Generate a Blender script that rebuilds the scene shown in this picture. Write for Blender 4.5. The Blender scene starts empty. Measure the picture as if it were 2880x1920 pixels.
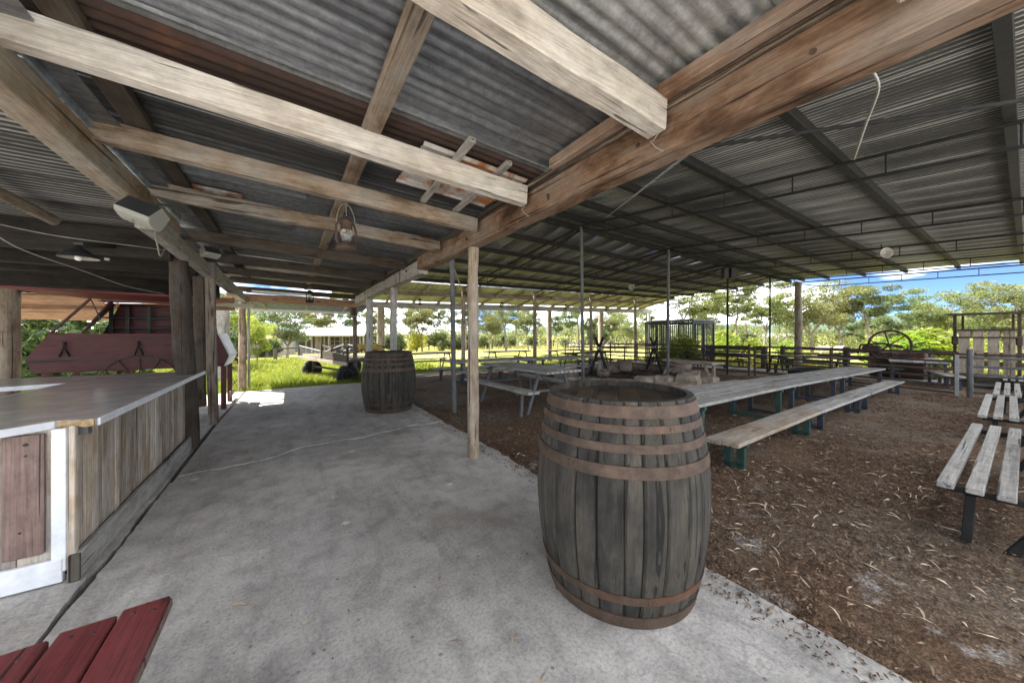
import bpy, bmesh, math, random
import numpy as np
from mathutils import Vector, Matrix
rnd = random.Random(7)
S = bpy.context.scene
COL = S.collection

# ---------------------------------------------------------------- camera
YAW = math.atan2(631, 956)                     # view turned to the right of the slab direction (+Y)
RX, RY = math.cos(YAW), -math.sin(YAW)
DX, DY = math.sin(YAW), math.cos(YAW)
CAMH = 1.4
cam = bpy.data.cameras.new('camera'); co = bpy.data.objects.new('camera', cam); COL.objects.link(co)
co.location = (0, 0, CAMH); co.rotation_euler = (math.pi/2, 0, -YAW)
cam.sensor_width = 36; cam.lens = 36*956/2880; cam.shift_y = -22/2880
cam.clip_start = .05; cam.clip_end = 6000
S.camera = co
CLOUD = (1.7, 16.7, 14.7)
# ---------------------------------------------------------------- sky, sun, exposure
SUN = Vector((-.42, .47, 1.0)).normalized()
w = bpy.data.worlds.new('World'); S.world = w; w.use_nodes = True
nt = w.node_tree; nt.nodes.clear()
sky = nt.nodes.new('ShaderNodeTexSky'); sky.sky_type = 'NISHITA'; sky.sun_disc = False
sky.sun_elevation = math.asin(SUN.z); sky.sun_rotation = math.atan2(SUN.x, SUN.y)
sky.air_density = 1.0; sky.dust_density = 0.; sky.ozone_density = 5.; sky.altitude = 7500
bg = nt.nodes.new('ShaderNodeBackground'); wo = nt.nodes.new('ShaderNodeOutputWorld')
bg.inputs['Strength'].default_value = .05
tcw = nt.nodes.new('ShaderNodeTexCoord'); mpw = nt.nodes.new('ShaderNodeMapping'); mpw.inputs['Scale'].default_value = (1.6, 1.6, 5); mpw.inputs['Location'].default_value = CLOUD
nzw = nt.nodes.new('ShaderNodeTexNoise'); nzw.inputs['Scale'].default_value = 1.5; nzw.inputs['Detail'].default_value = 6; nzw.inputs['Roughness'].default_value = .55
rpw = nt.nodes.new('ShaderNodeValToRGB'); rpw.color_ramp.elements[0].position = .47; rpw.color_ramp.elements[1].position = .66
mxw = nt.nodes.new('ShaderNodeMix'); mxw.data_type = 'RGBA'; mxw.inputs['B'].default_value = (34, 34.5, 35, 1)
nt.links.new(tcw.outputs['Generated'], mpw.inputs['Vector']); nt.links.new(mpw.outputs[0], nzw.inputs['Vector'])
nt.links.new(nzw.outputs['Fac'], rpw.inputs['Fac']); nt.links.new(rpw.outputs['Color'], mxw.inputs['Factor'])
nt.links.new(sky.outputs[0], mxw.inputs['A']); nt.links.new(mxw.outputs['Result'], bg.inputs['Color']); nt.links.new(bg.outputs[0], wo.inputs[0])
sl = bpy.data.lights.new('sun', 'SUN'); sl.energy = 5.0; sl.angle = math.radians(.5); sl.color = (1, .95, .86)
so = bpy.data.objects.new('sun', sl); COL.objects.link(so); so.rotation_euler = SUN.to_track_quat('Z', 'Y').to_euler(); so.location = (-20, 20, 40)
S.view_settings.view_transform = 'Standard'; S.view_settings.look = 'None'; S.view_settings.gamma = 1
S.view_settings.use_curve_mapping = False
S.view_settings.exposure = 2.35
S.render.engine = 'CYCLES'
S.cycles.max_bounces = 8; S.cycles.diffuse_bounces = 5; S.cycles.glossy_bounces = 3; S.cycles.transmission_bounces = 4; S.cycles.transparent_max_bounces = 6
S.cycles.use_denoising = True

def vp(px, d):                                  # ground point seen at picture column px (2880 wide), d metres ahead
    l = (px-1440)/956*d
    return (l*RX+d*DX, l*RY+d*DY)
def gz(x, y): return -.02*max(0., math.hypot(x, y)-6)

# ---------------------------------------------------------------- materials
def newmat(name):
    m = bpy.data.materials.new(name); m.use_nodes = True; m.node_tree.nodes.clear(); return m, m.node_tree
def nd(t, k, **kw):
    n = t.nodes.new(k)
    for a, v in kw.items(): setattr(n, a, v)
    return n
def noise(t, vec, scale, detail=4, rough=.55, dist=0):
    n = nd(t, 'ShaderNodeTexNoise'); n.inputs['Scale'].default_value = scale; n.inputs['Detail'].default_value = detail
    n.inputs['Roughness'].default_value = rough; n.inputs['Distortion'].default_value = dist
    t.links.new(vec, n.inputs['Vector']); return n.outputs['Fac']
def ramp(t, fac, stops):
    r = nd(t, 'ShaderNodeValToRGB'); e = r.color_ramp.elements
    while len(e) < len(stops): e.new(.5)
    for i, (p, c) in enumerate(stops):
        e[i].position = p; e[i].color = (c, c, c, 1) if isinstance(c, (int, float)) else (*c, 1)
    t.links.new(fac, r.inputs['Fac']); return r.outputs['Color']
def mix(t, fac, a, b, mode='MIX'):
    m = nd(t, 'ShaderNodeMix', data_type='RGBA', blend_type=mode)
    for s, v in (('Factor', fac), ('A', a), ('B', b)):
        if isinstance(v, (int, float)): m.inputs[s].default_value = v
        elif isinstance(v, tuple): m.inputs[s].default_value = (*v, 1)
        else: t.links.new(v, m.inputs[s])
    return m.outputs['Result']
def mth(t, op, a, b=None):
    m = nd(t, 'ShaderNodeMath', operation=op)
    for i, v in enumerate((a, b)):
        if v is None: continue
        if isinstance(v, (int, float)): m.inputs[i].default_value = v
        else: t.links.new(v, m.inputs[i])
    return m.outputs[0]
def ocoord(t, stretch=(1, 1, 1), randomize=True):
    tc = nd(t, 'ShaderNodeTexCoord'); oi = nd(t, 'ShaderNodeObjectInfo')
    mp = nd(t, 'ShaderNodeMapping'); mp.inputs['Scale'].default_value = stretch
    if randomize:
        mu = nd(t, 'ShaderNodeVectorMath', operation='SCALE'); mu.inputs[0].default_value = (37.1, 51.3, 23.7)
        t.links.new(oi.outputs['Random'], mu.inputs['Scale'])
        ad = nd(t, 'ShaderNodeVectorMath', operation='ADD'); t.links.new(tc.outputs['Object'], ad.inputs[0]); t.links.new(mu.outputs[0], ad.inputs[1])
        t.links.new(ad.outputs[0], mp.inputs['Vector'])
    else: t.links.new(tc.outputs['Object'], mp.inputs['Vector'])
    return mp.outputs[0], oi.outputs['Random']
def finish(m, t, color, rough=.8, metal=0., bump=None, bstr=.3, bdist=.01, spec=.3):
    p = nd(t, 'ShaderNodeBsdfPrincipled'); o = nd(t, 'ShaderNodeOutputMaterial')
    for s, v in (('Base Color', color), ('Roughness', rough), ('Metallic', metal)):
        if isinstance(v, (int, float)): p.inputs[s].default_value = v
        elif isinstance(v, tuple): p.inputs[s].default_value = (*v, 1)
        else: t.links.new(v, p.inputs[s])
    p.inputs['Specular IOR Level'].default_value = spec
    if bump is not None:
        b = nd(t, 'ShaderNodeBump'); b.inputs['Strength'].default_value = bstr; b.inputs['Distance'].default_value = bdist
        t.links.new(bump, b.inputs['Height']); t.links.new(b.outputs[0], p.inputs['Normal'])
    t.links.new(p.outputs[0], o.inputs[0]); return m
def wood(name, c1, c2, axis=0, grey=None, greyamt=.5, rough=.85, var=.35, bstr=.35, stain=.6, spec=.25):
    """weathered timber: grain stretched along one axis, mottled stains, fine checks"""
    m, t = newmat(name)
    def sv(ac, al):
        q = [ac]*3; q[axis] = al; return ocoord(t, tuple(q))
    v, r = sv(16, .55); vf, _ = sv(110, 3.); vc, _ = sv(24, .5); vb, _ = sv(2.6, 1.3); vk, _ = sv(4.2, 1.25)
    g = noise(t, v, 1.2, 5, .6, .35); fib = noise(t, vf, 1., 4, .65); ck = noise(t, vc, 1.2, 3, .5, .5); g2 = noise(t, vb, 1.3, 6, .62, .2); g3 = noise(t, vb, 6., 5, .7)
    lo = tuple(a+.3*(b-a) for a, b in zip(c1, c2))
    c = mix(t, ramp(t, g, [(.30, 0.), (.70, 1.)]), lo, c2)
    if grey: c = mix(t, mth(t, 'MULTIPLY', ramp(t, g2, [(.40, 0.), (.60, 1.)]), greyamt), c, grey)
    c = mix(t, 1., c, ramp(t, g2, [(.30, 1.-stain), (.47, 1.)]), 'MULTIPLY')
    c = mix(t, .8, c, ramp(t, g3, [(.30, .62), (.55, 1.), (.75, 1.18)]), 'MULTIPLY')
    c = mix(t, .8, c, ramp(t, fib, [(.30, .58), (.55, 1.), (.75, 1.22)]), 'MULTIPLY')
    crack = ramp(t, ck, [(.335, .16), (.365, 1.)])
    c = mix(t, .85, c, crack, 'MULTIPLY')
    vo = nd(t, 'ShaderNodeTexVoronoi', feature='F1'); vo.inputs['Scale'].default_value = 1.; t.links.new(vk, vo.inputs['Vector'])
    c = mix(t, .8, c, ramp(t, vo.outputs['Distance'], [(.06, .28), (.10, .75), (.14, 1.)]), 'MULTIPLY')
    hv = nd(t, 'ShaderNodeHueSaturation'); t.links.new(c, hv.inputs['Color'])
    t.links.new(mth(t, 'ADD', mth(t, 'MULTIPLY', r, var), 1-var/2), hv.inputs['Value'])
    sp = nd(t, 'ShaderNodeSeparateColor'); t.links.new(crack, sp.inputs[0])
    bm = mth(t, 'ADD', mth(t, 'ADD', mth(t, 'MULTIPLY', g3, .6), mth(t, 'MULTIPLY', fib, .7)), sp.outputs[0])
    return finish(m, t, hv.outputs[0], rough, 0., bm, min(.8, bstr*1.5), .006, spec)
def iron(name, base, rust=.0, streak=0, rough=.5, metal=.55, rustc=((.16, .055, .02), (.05, .022, .014)), dirt=.5, rib_glint=0.):
    """galvanised or painted sheet: spangle, water streaks along the ribs, rust blooms; rib_glint = dark flanks leaving bright ribs, light on the ribs painted in"""
    m, t = newmat(name)
    st = [5, 5, 5]; st[streak] = .45
    v, r = ocoord(t, tuple(st)); v1, _ = ocoord(t)
    st2 = [16, 16, 16]; st2[streak] = .8
    vs, _ = ocoord(t, tuple(st2))
    a = noise(t, v, 1.6, 6, .6); b = noise(t, v1, 70, 3, .65); cN = noise(t, v1, 1.7, 7, .68, .3); d = noise(t, v1, 14, 5, .65); e = noise(t, vs, 1., 4, .6)
    k = tuple(x*.5 for x in base)
    c = mix(t, ramp(t, a, [(.3, 0.), (.66, 1.)]), k, base)
    c = mix(t, .7, c, ramp(t, e, [(.32, .55), (.52, 1.), (.72, 1.15)]), 'MULTIPLY')
    c = mix(t, dirt, c, ramp(t, d, [(.32, .62), (.62, 1.12)]), 'MULTIPLY')
    c = mix(t, dirt*.6, c, ramp(t, b, [(.3, .75), (.7, 1.2)]), 'MULTIPLY')
    rf = ramp(t, cN, [(max(0., .74-rust*.45), 0.), (min(1., .80-rust*.40), 1.)]) if rust > 0 else None
    if rf is not None:
        rc = mix(t, ramp(t, d, [(.35, 0.), (.65, 1.)]), rustc[0], rustc[1]); c = mix(t, rf, c, rc)
    if rib_glint:
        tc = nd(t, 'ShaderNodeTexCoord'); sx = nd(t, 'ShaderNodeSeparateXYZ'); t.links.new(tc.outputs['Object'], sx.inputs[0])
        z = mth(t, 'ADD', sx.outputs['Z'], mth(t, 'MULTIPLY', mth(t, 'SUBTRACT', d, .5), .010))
        c = mix(t, mth(t, 'MULTIPLY', ramp(t, mth(t, 'ADD', mth(t, 'MULTIPLY', z, 40.), .5), [(.22, 0.), (.36, 1.)]), rib_glint), c, (.03, .03, .028))  # painted light: flanks darkened by profile height so ribs seem to catch light
    hv = nd(t, 'ShaderNodeHueSaturation'); t.links.new(c, hv.inputs['Color'])
    t.links.new(mth(t, 'ADD', mth(t, 'MULTIPLY', r, .3), .85), hv.inputs['Value'])
    mt = mth(t, 'MULTIPLY', mth(t, 'SUBTRACT', 1., rf), metal) if rf is not None else metal
    return finish(m, t, hv.outputs[0], mth(t, 'ADD', mth(t, 'MULTIPLY', a, .3), rough-.12), mt, d, .25, .003, .4)
def plain(name, c, rough=.6, metal=0., var=.3, scale=8, bstr=.15, spec=.4):
    m, t = newmat(name); v, r = ocoord(t); n = noise(t, v, scale, 6, .6)
    cc = mix(t, ramp(t, n, [(.3, 0.), (.7, 1.)]), tuple(x*(1-var) for x in c), tuple(min(1, x*(1+var*.5)) for x in c))
    return finish(m, t, cc, rough, metal, n, bstr, .004, spec)
def leafmat(name, c1, c2, trans=.35, rough=.55):
    m, t = newmat(name); v, r = ocoord(t)
    ge = nd(t, 'ShaderNodeNewGeometry')
    n = noise(t, v, .9, 3, .6)
    f = mth(t, 'ADD', mth(t, 'MULTIPLY', n, .7), mth(t, 'MULTIPLY', ge.outputs['Random Per Island'], .35))
    c = mix(t, ramp(t, f, [(.3, 0.), (.78, 1.)]), c1, c2)
    hv = nd(t, 'ShaderNodeHueSaturation'); t.links.new(c, hv.inputs['Color']); t.links.new(mth(t, 'ADD', mth(t, 'MULTIPLY', r, .4), .8), hv.inputs['Value'])
    t.links.new(mth(t, 'ADD', mth(t, 'MULTIPLY', r, .05), .475), hv.inputs['Hue'])
    d = nd(t, 'ShaderNodeBsdfPrincipled'); d.inputs['Roughness'].default_value = rough; d.inputs['Specular IOR Level'].default_value = .35
    tr = nd(t, 'ShaderNodeBsdfTranslucent'); mx = nd(t, 'ShaderNodeMixShader'); mx.inputs[0].default_value = trans
    o = nd(t, 'ShaderNodeOutputMaterial'); t.links.new(hv.outputs[0], d.inputs['Base Color'])
    gm = mix(t, 1., hv.outputs[0], (1.7, 1.8, .9), 'MULTIPLY'); t.links.new(gm, tr.inputs['Color'])
    t.links.new(d.outputs[0], mx.inputs[1]); t.links.new(tr.outputs[0], mx.inputs[2]); t.links.new(mx.outputs[0], o.inputs[0]); return m

M = {}
for ax, nm in ((0, 'x'), (1, 'y'), (2, 'z')):
    M['rafter_'+nm] = wood('rafter_wood_'+nm, (.19, .125, .078), (.37, .285, .20), ax, (.34, .32, .285), .75, stain=.6, var=.6)
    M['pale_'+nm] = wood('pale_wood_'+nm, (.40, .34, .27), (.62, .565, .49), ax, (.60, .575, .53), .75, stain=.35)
    M['beam_'+nm] = wood('beam_wood_'+nm, (.13, .065, .036), (.31, .185, .115), ax, (.33, .29, .25), .6, stain=.8, bstr=.6)
    M['grey_'+nm] = wood('grey_wood_'+nm, (.26, .24, .21), (.46, .44, .40), ax, (.38, .37, .35), .6, stain=.45, var=.3)
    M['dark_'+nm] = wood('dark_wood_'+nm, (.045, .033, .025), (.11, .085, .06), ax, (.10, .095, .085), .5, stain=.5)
    M['log_'+nm] = wood('log_wood_'+nm, (.24, .17, .11), (.42, .34, .25), ax, (.40, .36, .30), .6, stain=.5, bstr=.6)
    M['red_'+nm] = wood('red_paint_wood_'+nm, (.115, .018, .020), (.19, .034, .034), ax, (.16, .05, .05), .4, stain=.35, var=.2, rough=.55, spec=.4)
M['glass'] = plain('lantern_glass', (.75, .76, .74), .08, var=.05); M['glass'].node_tree.nodes['Principled BSDF'].inputs['Transmission Weight'].default_value = .92
M['blackiron'] = iron('blackened_iron', (.09, .09, .09), .1, 0, .6, .3)
for ax, nm in ((0, 'x'), (1, 'y'), (2, 'z')): M['maroon_'+nm] = wood('maroon_paint_'+nm, (.055, .009, .007), (.095, .016, .012), ax, (.085, .02, .016), .4, stain=.35, var=.2, rough=.5, spec=.4)
M['barroof'] = iron('rib_glint_roof_iron', (.45, .45, .44), .0, 0, .5, .2, rib_glint=.9)  # bright lines along the ribs are light painted into the colour
for ax, nm in ((0, 'x'), (1, 'y'), (2, 'z')): M['sooty_'+nm] = wood('sooty_timber_'+nm, (.012, .011, .010), (.03, .026, .023), ax, (.05, .045, .04), .4, stain=.5)
M['white'] = plain('white_paint', (.74, .76, .78), .5, var=.16, scale=14)
M['plank'] = wood('counter_planks', (.26, .185, .12), (.52, .41, .29), 2, (.50, .475, .44), .7, stain=.4, var=.7)
M['pinkboard'] = wood('pinkish_board', (.15, .097, .08), (.25, .165, .14), 2, (.23, .175, .155), .5, stain=.3)
M['top'] = plain('worn_laminate', (.47, .455, .42), .2, var=.3, scale=5, bstr=.05, spec=.5)
M['chip'] = plain('broken_chipboard', (.42, .28, .15), .9, var=.5, scale=40, bstr=.8)
M['stave'] = wood('barrel_oak', (.015, .0145, .014), (.058, .053, .045), 2, (.10, .085, .06), .55, stain=.6, var=.4, bstr=.5, spec=.4)
M['hoop'] = iron('rusty_hoop', (.12, .080, .056), .45, 0, .6, .25, ((.17, .07, .032), (.06, .034, .025)), .85)
M['head'] = wood('barrel_head', (.018, .016, .015), (.05, .04, .032), 0, (.14, .09, .05), .45, stain=.6, rough=.6)
M['galv'] = iron('galvanised_iron', (.44, .465, .50), .20, 0, .40, .8, dirt=.8)
M['galvnew'] = iron('pale_galvanised_iron', (.66, .685, .70), .04, 0, .45, .65, dirt=.9)
M['galvdark'] = iron('sooty_iron', (.27, .275, .28), .12, 0, .5, .6, dirt=.8)
M['rusty'] = iron('rusted_iron', (.075, .048, .038), .42, 0, .8, .1, ((.13, .055, .028), (.05, .026, .02)))
M['flaky'] = iron('flaking_white_iron', (.70, .69, .66), .60, 0, .7, .05, ((.45, .17, .04), (.22, .08, .03)))
M['shedroof'] = iron('shed_roof_iron', (.60, .60, .575), .0, 1, .5, .2, rib_glint=.85)
M['leanroof'] = iron('verandah_roof_iron', (.50, .51, .42), .0, 1, .6, .2)
M['steel'] = plain('dark_steel', (.026, .026, .025), .75, 0., .35, spec=.15)
M['steelgrey'] = plain('grey_steel', (.11, .11, .108), .65, .05, .3)
M['galvpipe'] = plain('galvanised_pipe', (.30, .295, .285), .65, .1, .3)
M['greenleg'] = plain('green_painted_steel', (.03, .075, .06), .5, .2, .35)
M['navyleg'] = plain('dark_blue_grey_steel', (.045, .055, .07), .5, .3, .35)
M['black'] = plain('black_plastic', (.025, .025, .027), .5, var=.3)
M['spk'] = plain('speaker_case', (.028, .029, .032), .45, var=.2)
M['spkgrille'] = plain('speaker_grille', (.27, .27, .24), .6, var=.2, scale=200, bstr=.3)
M['rubber'] = plain('tyre_rubber', (.022, .022, .022), .8, var=.4)
M['rustparts'] = iron('rusty_machinery', (.10, .068, .05), .45, 0, .8, .15)
M['castiron'] = plain('cast_iron_pot', (.27, .205, .165), .75, .2, .45, 20, .3)
M['stone'] = plain('sandstone', (.36, .30, .235), .9, var=.6, scale=5, bstr=1., spec=.2)
M['bark'] = wood('gum_bark', (.13, .10, .08), (.27, .22, .18), 2, (.24, .215, .19), .5, stain=.4)
M['bulb'] = plain('bulb_glass', (.8, .8, .78), .15, var=.05)
M['wire'] = plain('cable_grey', (.30, .29, .26), .6)
M['cream'] = plain('cream_plastic', (.38, .365, .32), .45, var=.15)
M['yellow'] = plain('yellow_tarp', (.55, .36, .03), .6)
M['blue'] = plain('blue_plastic', (.03, .12, .45), .45)
M['concretepipe'] = plain('concrete_cylinder', (.36, .35, .31), .9)
M['tank'] = iron('blue_grey_steel', (.34, .41, .45), .0, 2, .5, .3)
M['brightroof'] = iron('bright_roof_iron', (.72, .73, .74), .0, 1, .45, .3)
M['wool'] = plain('sheep_wool', (.62, .57, .48), .95, var=.3, scale=30, bstr=.8)
M['skinwool'] = plain('sheep_face', (.5, .46, .4), .9)
M['ply'] = wood('plywood', (.26, .15, .085), (.40, .25, .15), 0, (.36, .24, .16), .4, stain=.3)
M['gum1'] = leafmat('gum_leaves_olive', (.075, .085, .034), (.175, .18, .075))
M['gum2'] = leafmat('gum_leaves_green', (.05, .075, .03), (.125, .15, .06))
M['gum3'] = leafmat('gum_leaves_grey', (.07, .085, .045), (.17, .18, .09))
M['shrub'] = leafmat('yellow_green_leaves', (.12, .16, .02), (.27, .30, .05), .4)
M['fern'] = leafmat('bright_green_leaves', (.10, .15, .018), (.23, .29, .045), .45)
M['bigleaf'] = leafmat('large_dark_leaves', (.04, .075, .03), (.13, .16, .06), .25, .35)
M['yellowbush'] = leafmat('yellow_leaves', (.18, .185, .02), (.33, .31, .05), .35)
M['grass'] = leafmat('grass_blades', (.10, .125, .016), (.215, .225, .045), .35)
M['drygrass'] = leafmat('dry_grass', (.22, .20, .09), (.42, .37, .20), .35)
M['litter'] = plain('dry_bark_curl', (.40, .30, .20), .85, var=.5, scale=3)

def m_concrete():
    m, t = newmat('worn_concrete'); v, _ = ocoord(t, (1, 1, 1), False)
    a = noise(t, v, .75, 8, .62, .4); b = noise(t, v, 5, 6, .65); c = noise(t, v, 60, 4, .7); e = noise(t, v, 230, 2, .7)
    v2, _ = ocoord(t, (3.5, .8, 1), False); s = noise(t, v2, 1.4, 5, .6, .8)
    col = mix(t, ramp(t, a, [(.30, 0.), (.66, 1.)]), (.32, .30, .275), (.54, .515, .48))
    col = mix(t, .9, col, ramp(t, b, [(.28, .55), (.5, .95), (.7, 1.18)]), 'MULTIPLY')
    col = mix(t, .6, col, ramp(t, s, [(.28, .55), (.48, 1.)]), 'MULTIPLY')
    col = mix(t, .7, col, ramp(t, c, [(.33, .55), (.52, 1.), (.72, 1.22)]), 'MULTIPLY')
    vo = nd(t, 'ShaderNodeTexVoronoi', feature='F1'); vo.inputs['Scale'].default_value = 2.1; vo.inputs['Randomness'].default_value = 1
    t.links.new(v, vo.inputs['Vector'])
    gum = ramp(t, vo.outputs['Distance'], [(.055, 1.), (.075, 0.)])     # old flattened spots
    col = mix(t, mth(t, 'MULTIPLY', gum, .75), col, (.66, .64, .58))
    wv, _ = ocoord(t, (1, 1, 1), False); wn = nd(t, 'ShaderNodeVectorMath', operation='ADD'); nw = nd(t, 'ShaderNodeTexNoise'); nw.inputs['Scale'].default_value = 2.; nw.inputs['Detail'].default_value = 6; t.links.new(v, nw.inputs['Vector']); t.links.new(v, wn.inputs[0]); t.links.new(nw.outputs['Color'], wn.inputs[1])
    ve_ = nd(t, 'ShaderNodeTexVoronoi', feature='DISTANCE_TO_EDGE'); ve_.inputs['Scale'].default_value = .55; t.links.new(wn.outputs[0], ve_.inputs['Vector'])
    hair = mth(t, 'MULTIPLY', ramp(t, ve_.outputs['Distance'], [(.003, 1.), (.007, 0.)]), ramp(t, b, [(.46, 0.), (.56, 1.)]))
    col = mix(t, mth(t, 'MULTIPLY', hair, .28), col, (.10, .09, .08))
    brown = ramp(t, noise(t, v, 1.35, 6, .62, .5), [(.56, 0.), (.70, 1.)])
    col = mix(t, mth(t, 'MULTIPLY', brown, .42), col, (.20, .155, .115))
    vb = nd(t, 'ShaderNodeTexVoronoi', feature='F1'); vb.inputs['Scale'].default_value = 9; t.links.new(v, vb.inputs['Vector'])
    col = mix(t, mth(t, 'MULTIPLY', ramp(t, vb.outputs['Distance'], [(.06, 1.), (.10, 0.)]), .6), col, (.07, .06, .05))
    h = mth(t, 'ADD', mth(t, 'MULTIPLY', c, .8), mth(t, 'ADD', mth(t, 'MULTIPLY', e, .45), mth(t, 'MULTIPLY', b, 1.2)))
    return finish(m, t, col, mth(t, 'ADD', mth(t, 'MULTIPLY', b, .3), .55), 0., h, .45, .012, .35)
M['concrete'] = m_concrete()
def m_ground():
    """one terrain: brown bark mulch under the roof, a pale dirt verge, green paddock beyond, its edges ragged"""
    m, t = newmat('paddock_and_mulch'); v, _ = ocoord(t, (1, 1, 1), False)
    sx = nd(t, 'ShaderNodeSeparateXYZ'); t.links.new(v, sx.inputs[0])
    wob = mth(t, 'MULTIPLY', mth(t, 'SUBTRACT', noise(t, v, .8, 5, .6), .5), 2.2)
    X = mth(t, 'ADD', sx.outputs['X'], wob); Y = mth(t, 'ADD', sx.outputs['Y'], wob)
    def ss(val, a, b):
        mr = nd(t, 'ShaderNodeMapRange', interpolation_type='SMOOTHSTEP'); mr.inputs[1].default_value = a; mr.inputs[2].default_value = b
        t.links.new(val, mr.inputs[0]); return mr.outputs[0]
    # yard of mulch: X < 19.5 and Y < 12.9 ; right of the slab
    far = mth(t, 'ADD', Y, mth(t, 'MULTIPLY', X, -.10))
    grass = mth(t, 'MAXIMUM', ss(far, 12.7, 13.0), ss(X, 19.6, 20.4))
    sand = mth(t, 'MAXIMUM', mth(t, 'MULTIPLY', ss(far, 11.8, 12.1), mth(t, 'SUBTRACT', 1., ss(far, 12.8, 13.2))), mth(t, 'MULTIPLY', ss(X, 17.6, 18.1), mth(t, 'SUBTRACT', 1., ss(X, 19.4, 19.9))))
    yard = mth(t, 'SUBTRACT', 1., ss(Y, -2.2, -1.6))  # unseen pale ground behind the camera, added to bounce sun under the roofs
    sand = mth(t, 'MAXIMUM', sand, yard)  # yard here is the added pale bounce ground behind the camera
    left = mth(t, 'MULTIPLY', mth(t, 'SUBTRACT', 1., ss(sx.outputs['X'], 2.0, 2.1)), ss(sx.outputs['Y'], 10.4, 10.5))
    grass = mth(t, 'MAXIMUM', grass, left)
    grass = mth(t, 'MULTIPLY', grass, ss(Y, -14, -12))
    a = noise(t, v, 1.1, 6, .6); b = noise(t, v, 16, 6, .7); c = noise(t, v, 70, 4, .75); l = noise(t, v, .12, 5, .6)
    soil = mix(t, ramp(t, a, [(.3, 0.), (.7, 1.)]), (.095, .057, .034), (.19, .122, .078))
    soil = mix(t, mth(t, 'MULTIPLY', ramp(t, noise(t, v, .45, 5, .6), [(.46, 0.), (.60, 1.)]), .85), soil, (.19, .152, .115))
    ash = mth(t, 'MULTIPLY', mth(t, 'SUBTRACT', 1., ss(sx.outputs['X'], 2.5, 4.2)), ramp(t, noise(t, v, 3.2, 6, .65), [(.585, 0.), (.66, 1.)]))
    soil = mix(t, mth(t, 'MULTIPLY', ash, .7), soil, (.42, .40, .38))
    soil = mix(t, .8, soil, ramp(t, b, [(.3, .45), (.5, 1.), (.75, 1.6)]), 'MULTIPLY')
    soil = mix(t, .9, soil, ramp(t, c, [(.34, .35), (.52, 1.), (.70, 2.2)]), 'MULTIPLY')
    gcol = mix(t, ramp(t, a, [(.3, 0.), (.7, 1.)]), (.11, .125, .018), (.22, .215, .045))
    gcol = mix(t, ramp(t, l, [(.42, 0.), (.60, 1.)]), gcol, (.25, .225, .085))
    gcol = mix(t, .6, gcol, ramp(t, b, [(.3, .6), (.7, 1.3)]), 'MULTIPLY')
    sc = mix(t, .6, (.43, .42, .40), ramp(t, b, [(.3, .7), (.7, 1.15)]), 'MULTIPLY')
    col = mix(t, sand, soil, sc); col = mix(t, grass, col, gcol)
    h = mth(t, 'ADD', mth(t, 'MULTIPLY', b, 1.), mth(t, 'MULTIPLY', c, .5))
    return finish(m, t, col, .95, 0., h, .9, .03, .15)
M['ground'] = m_ground()

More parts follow.
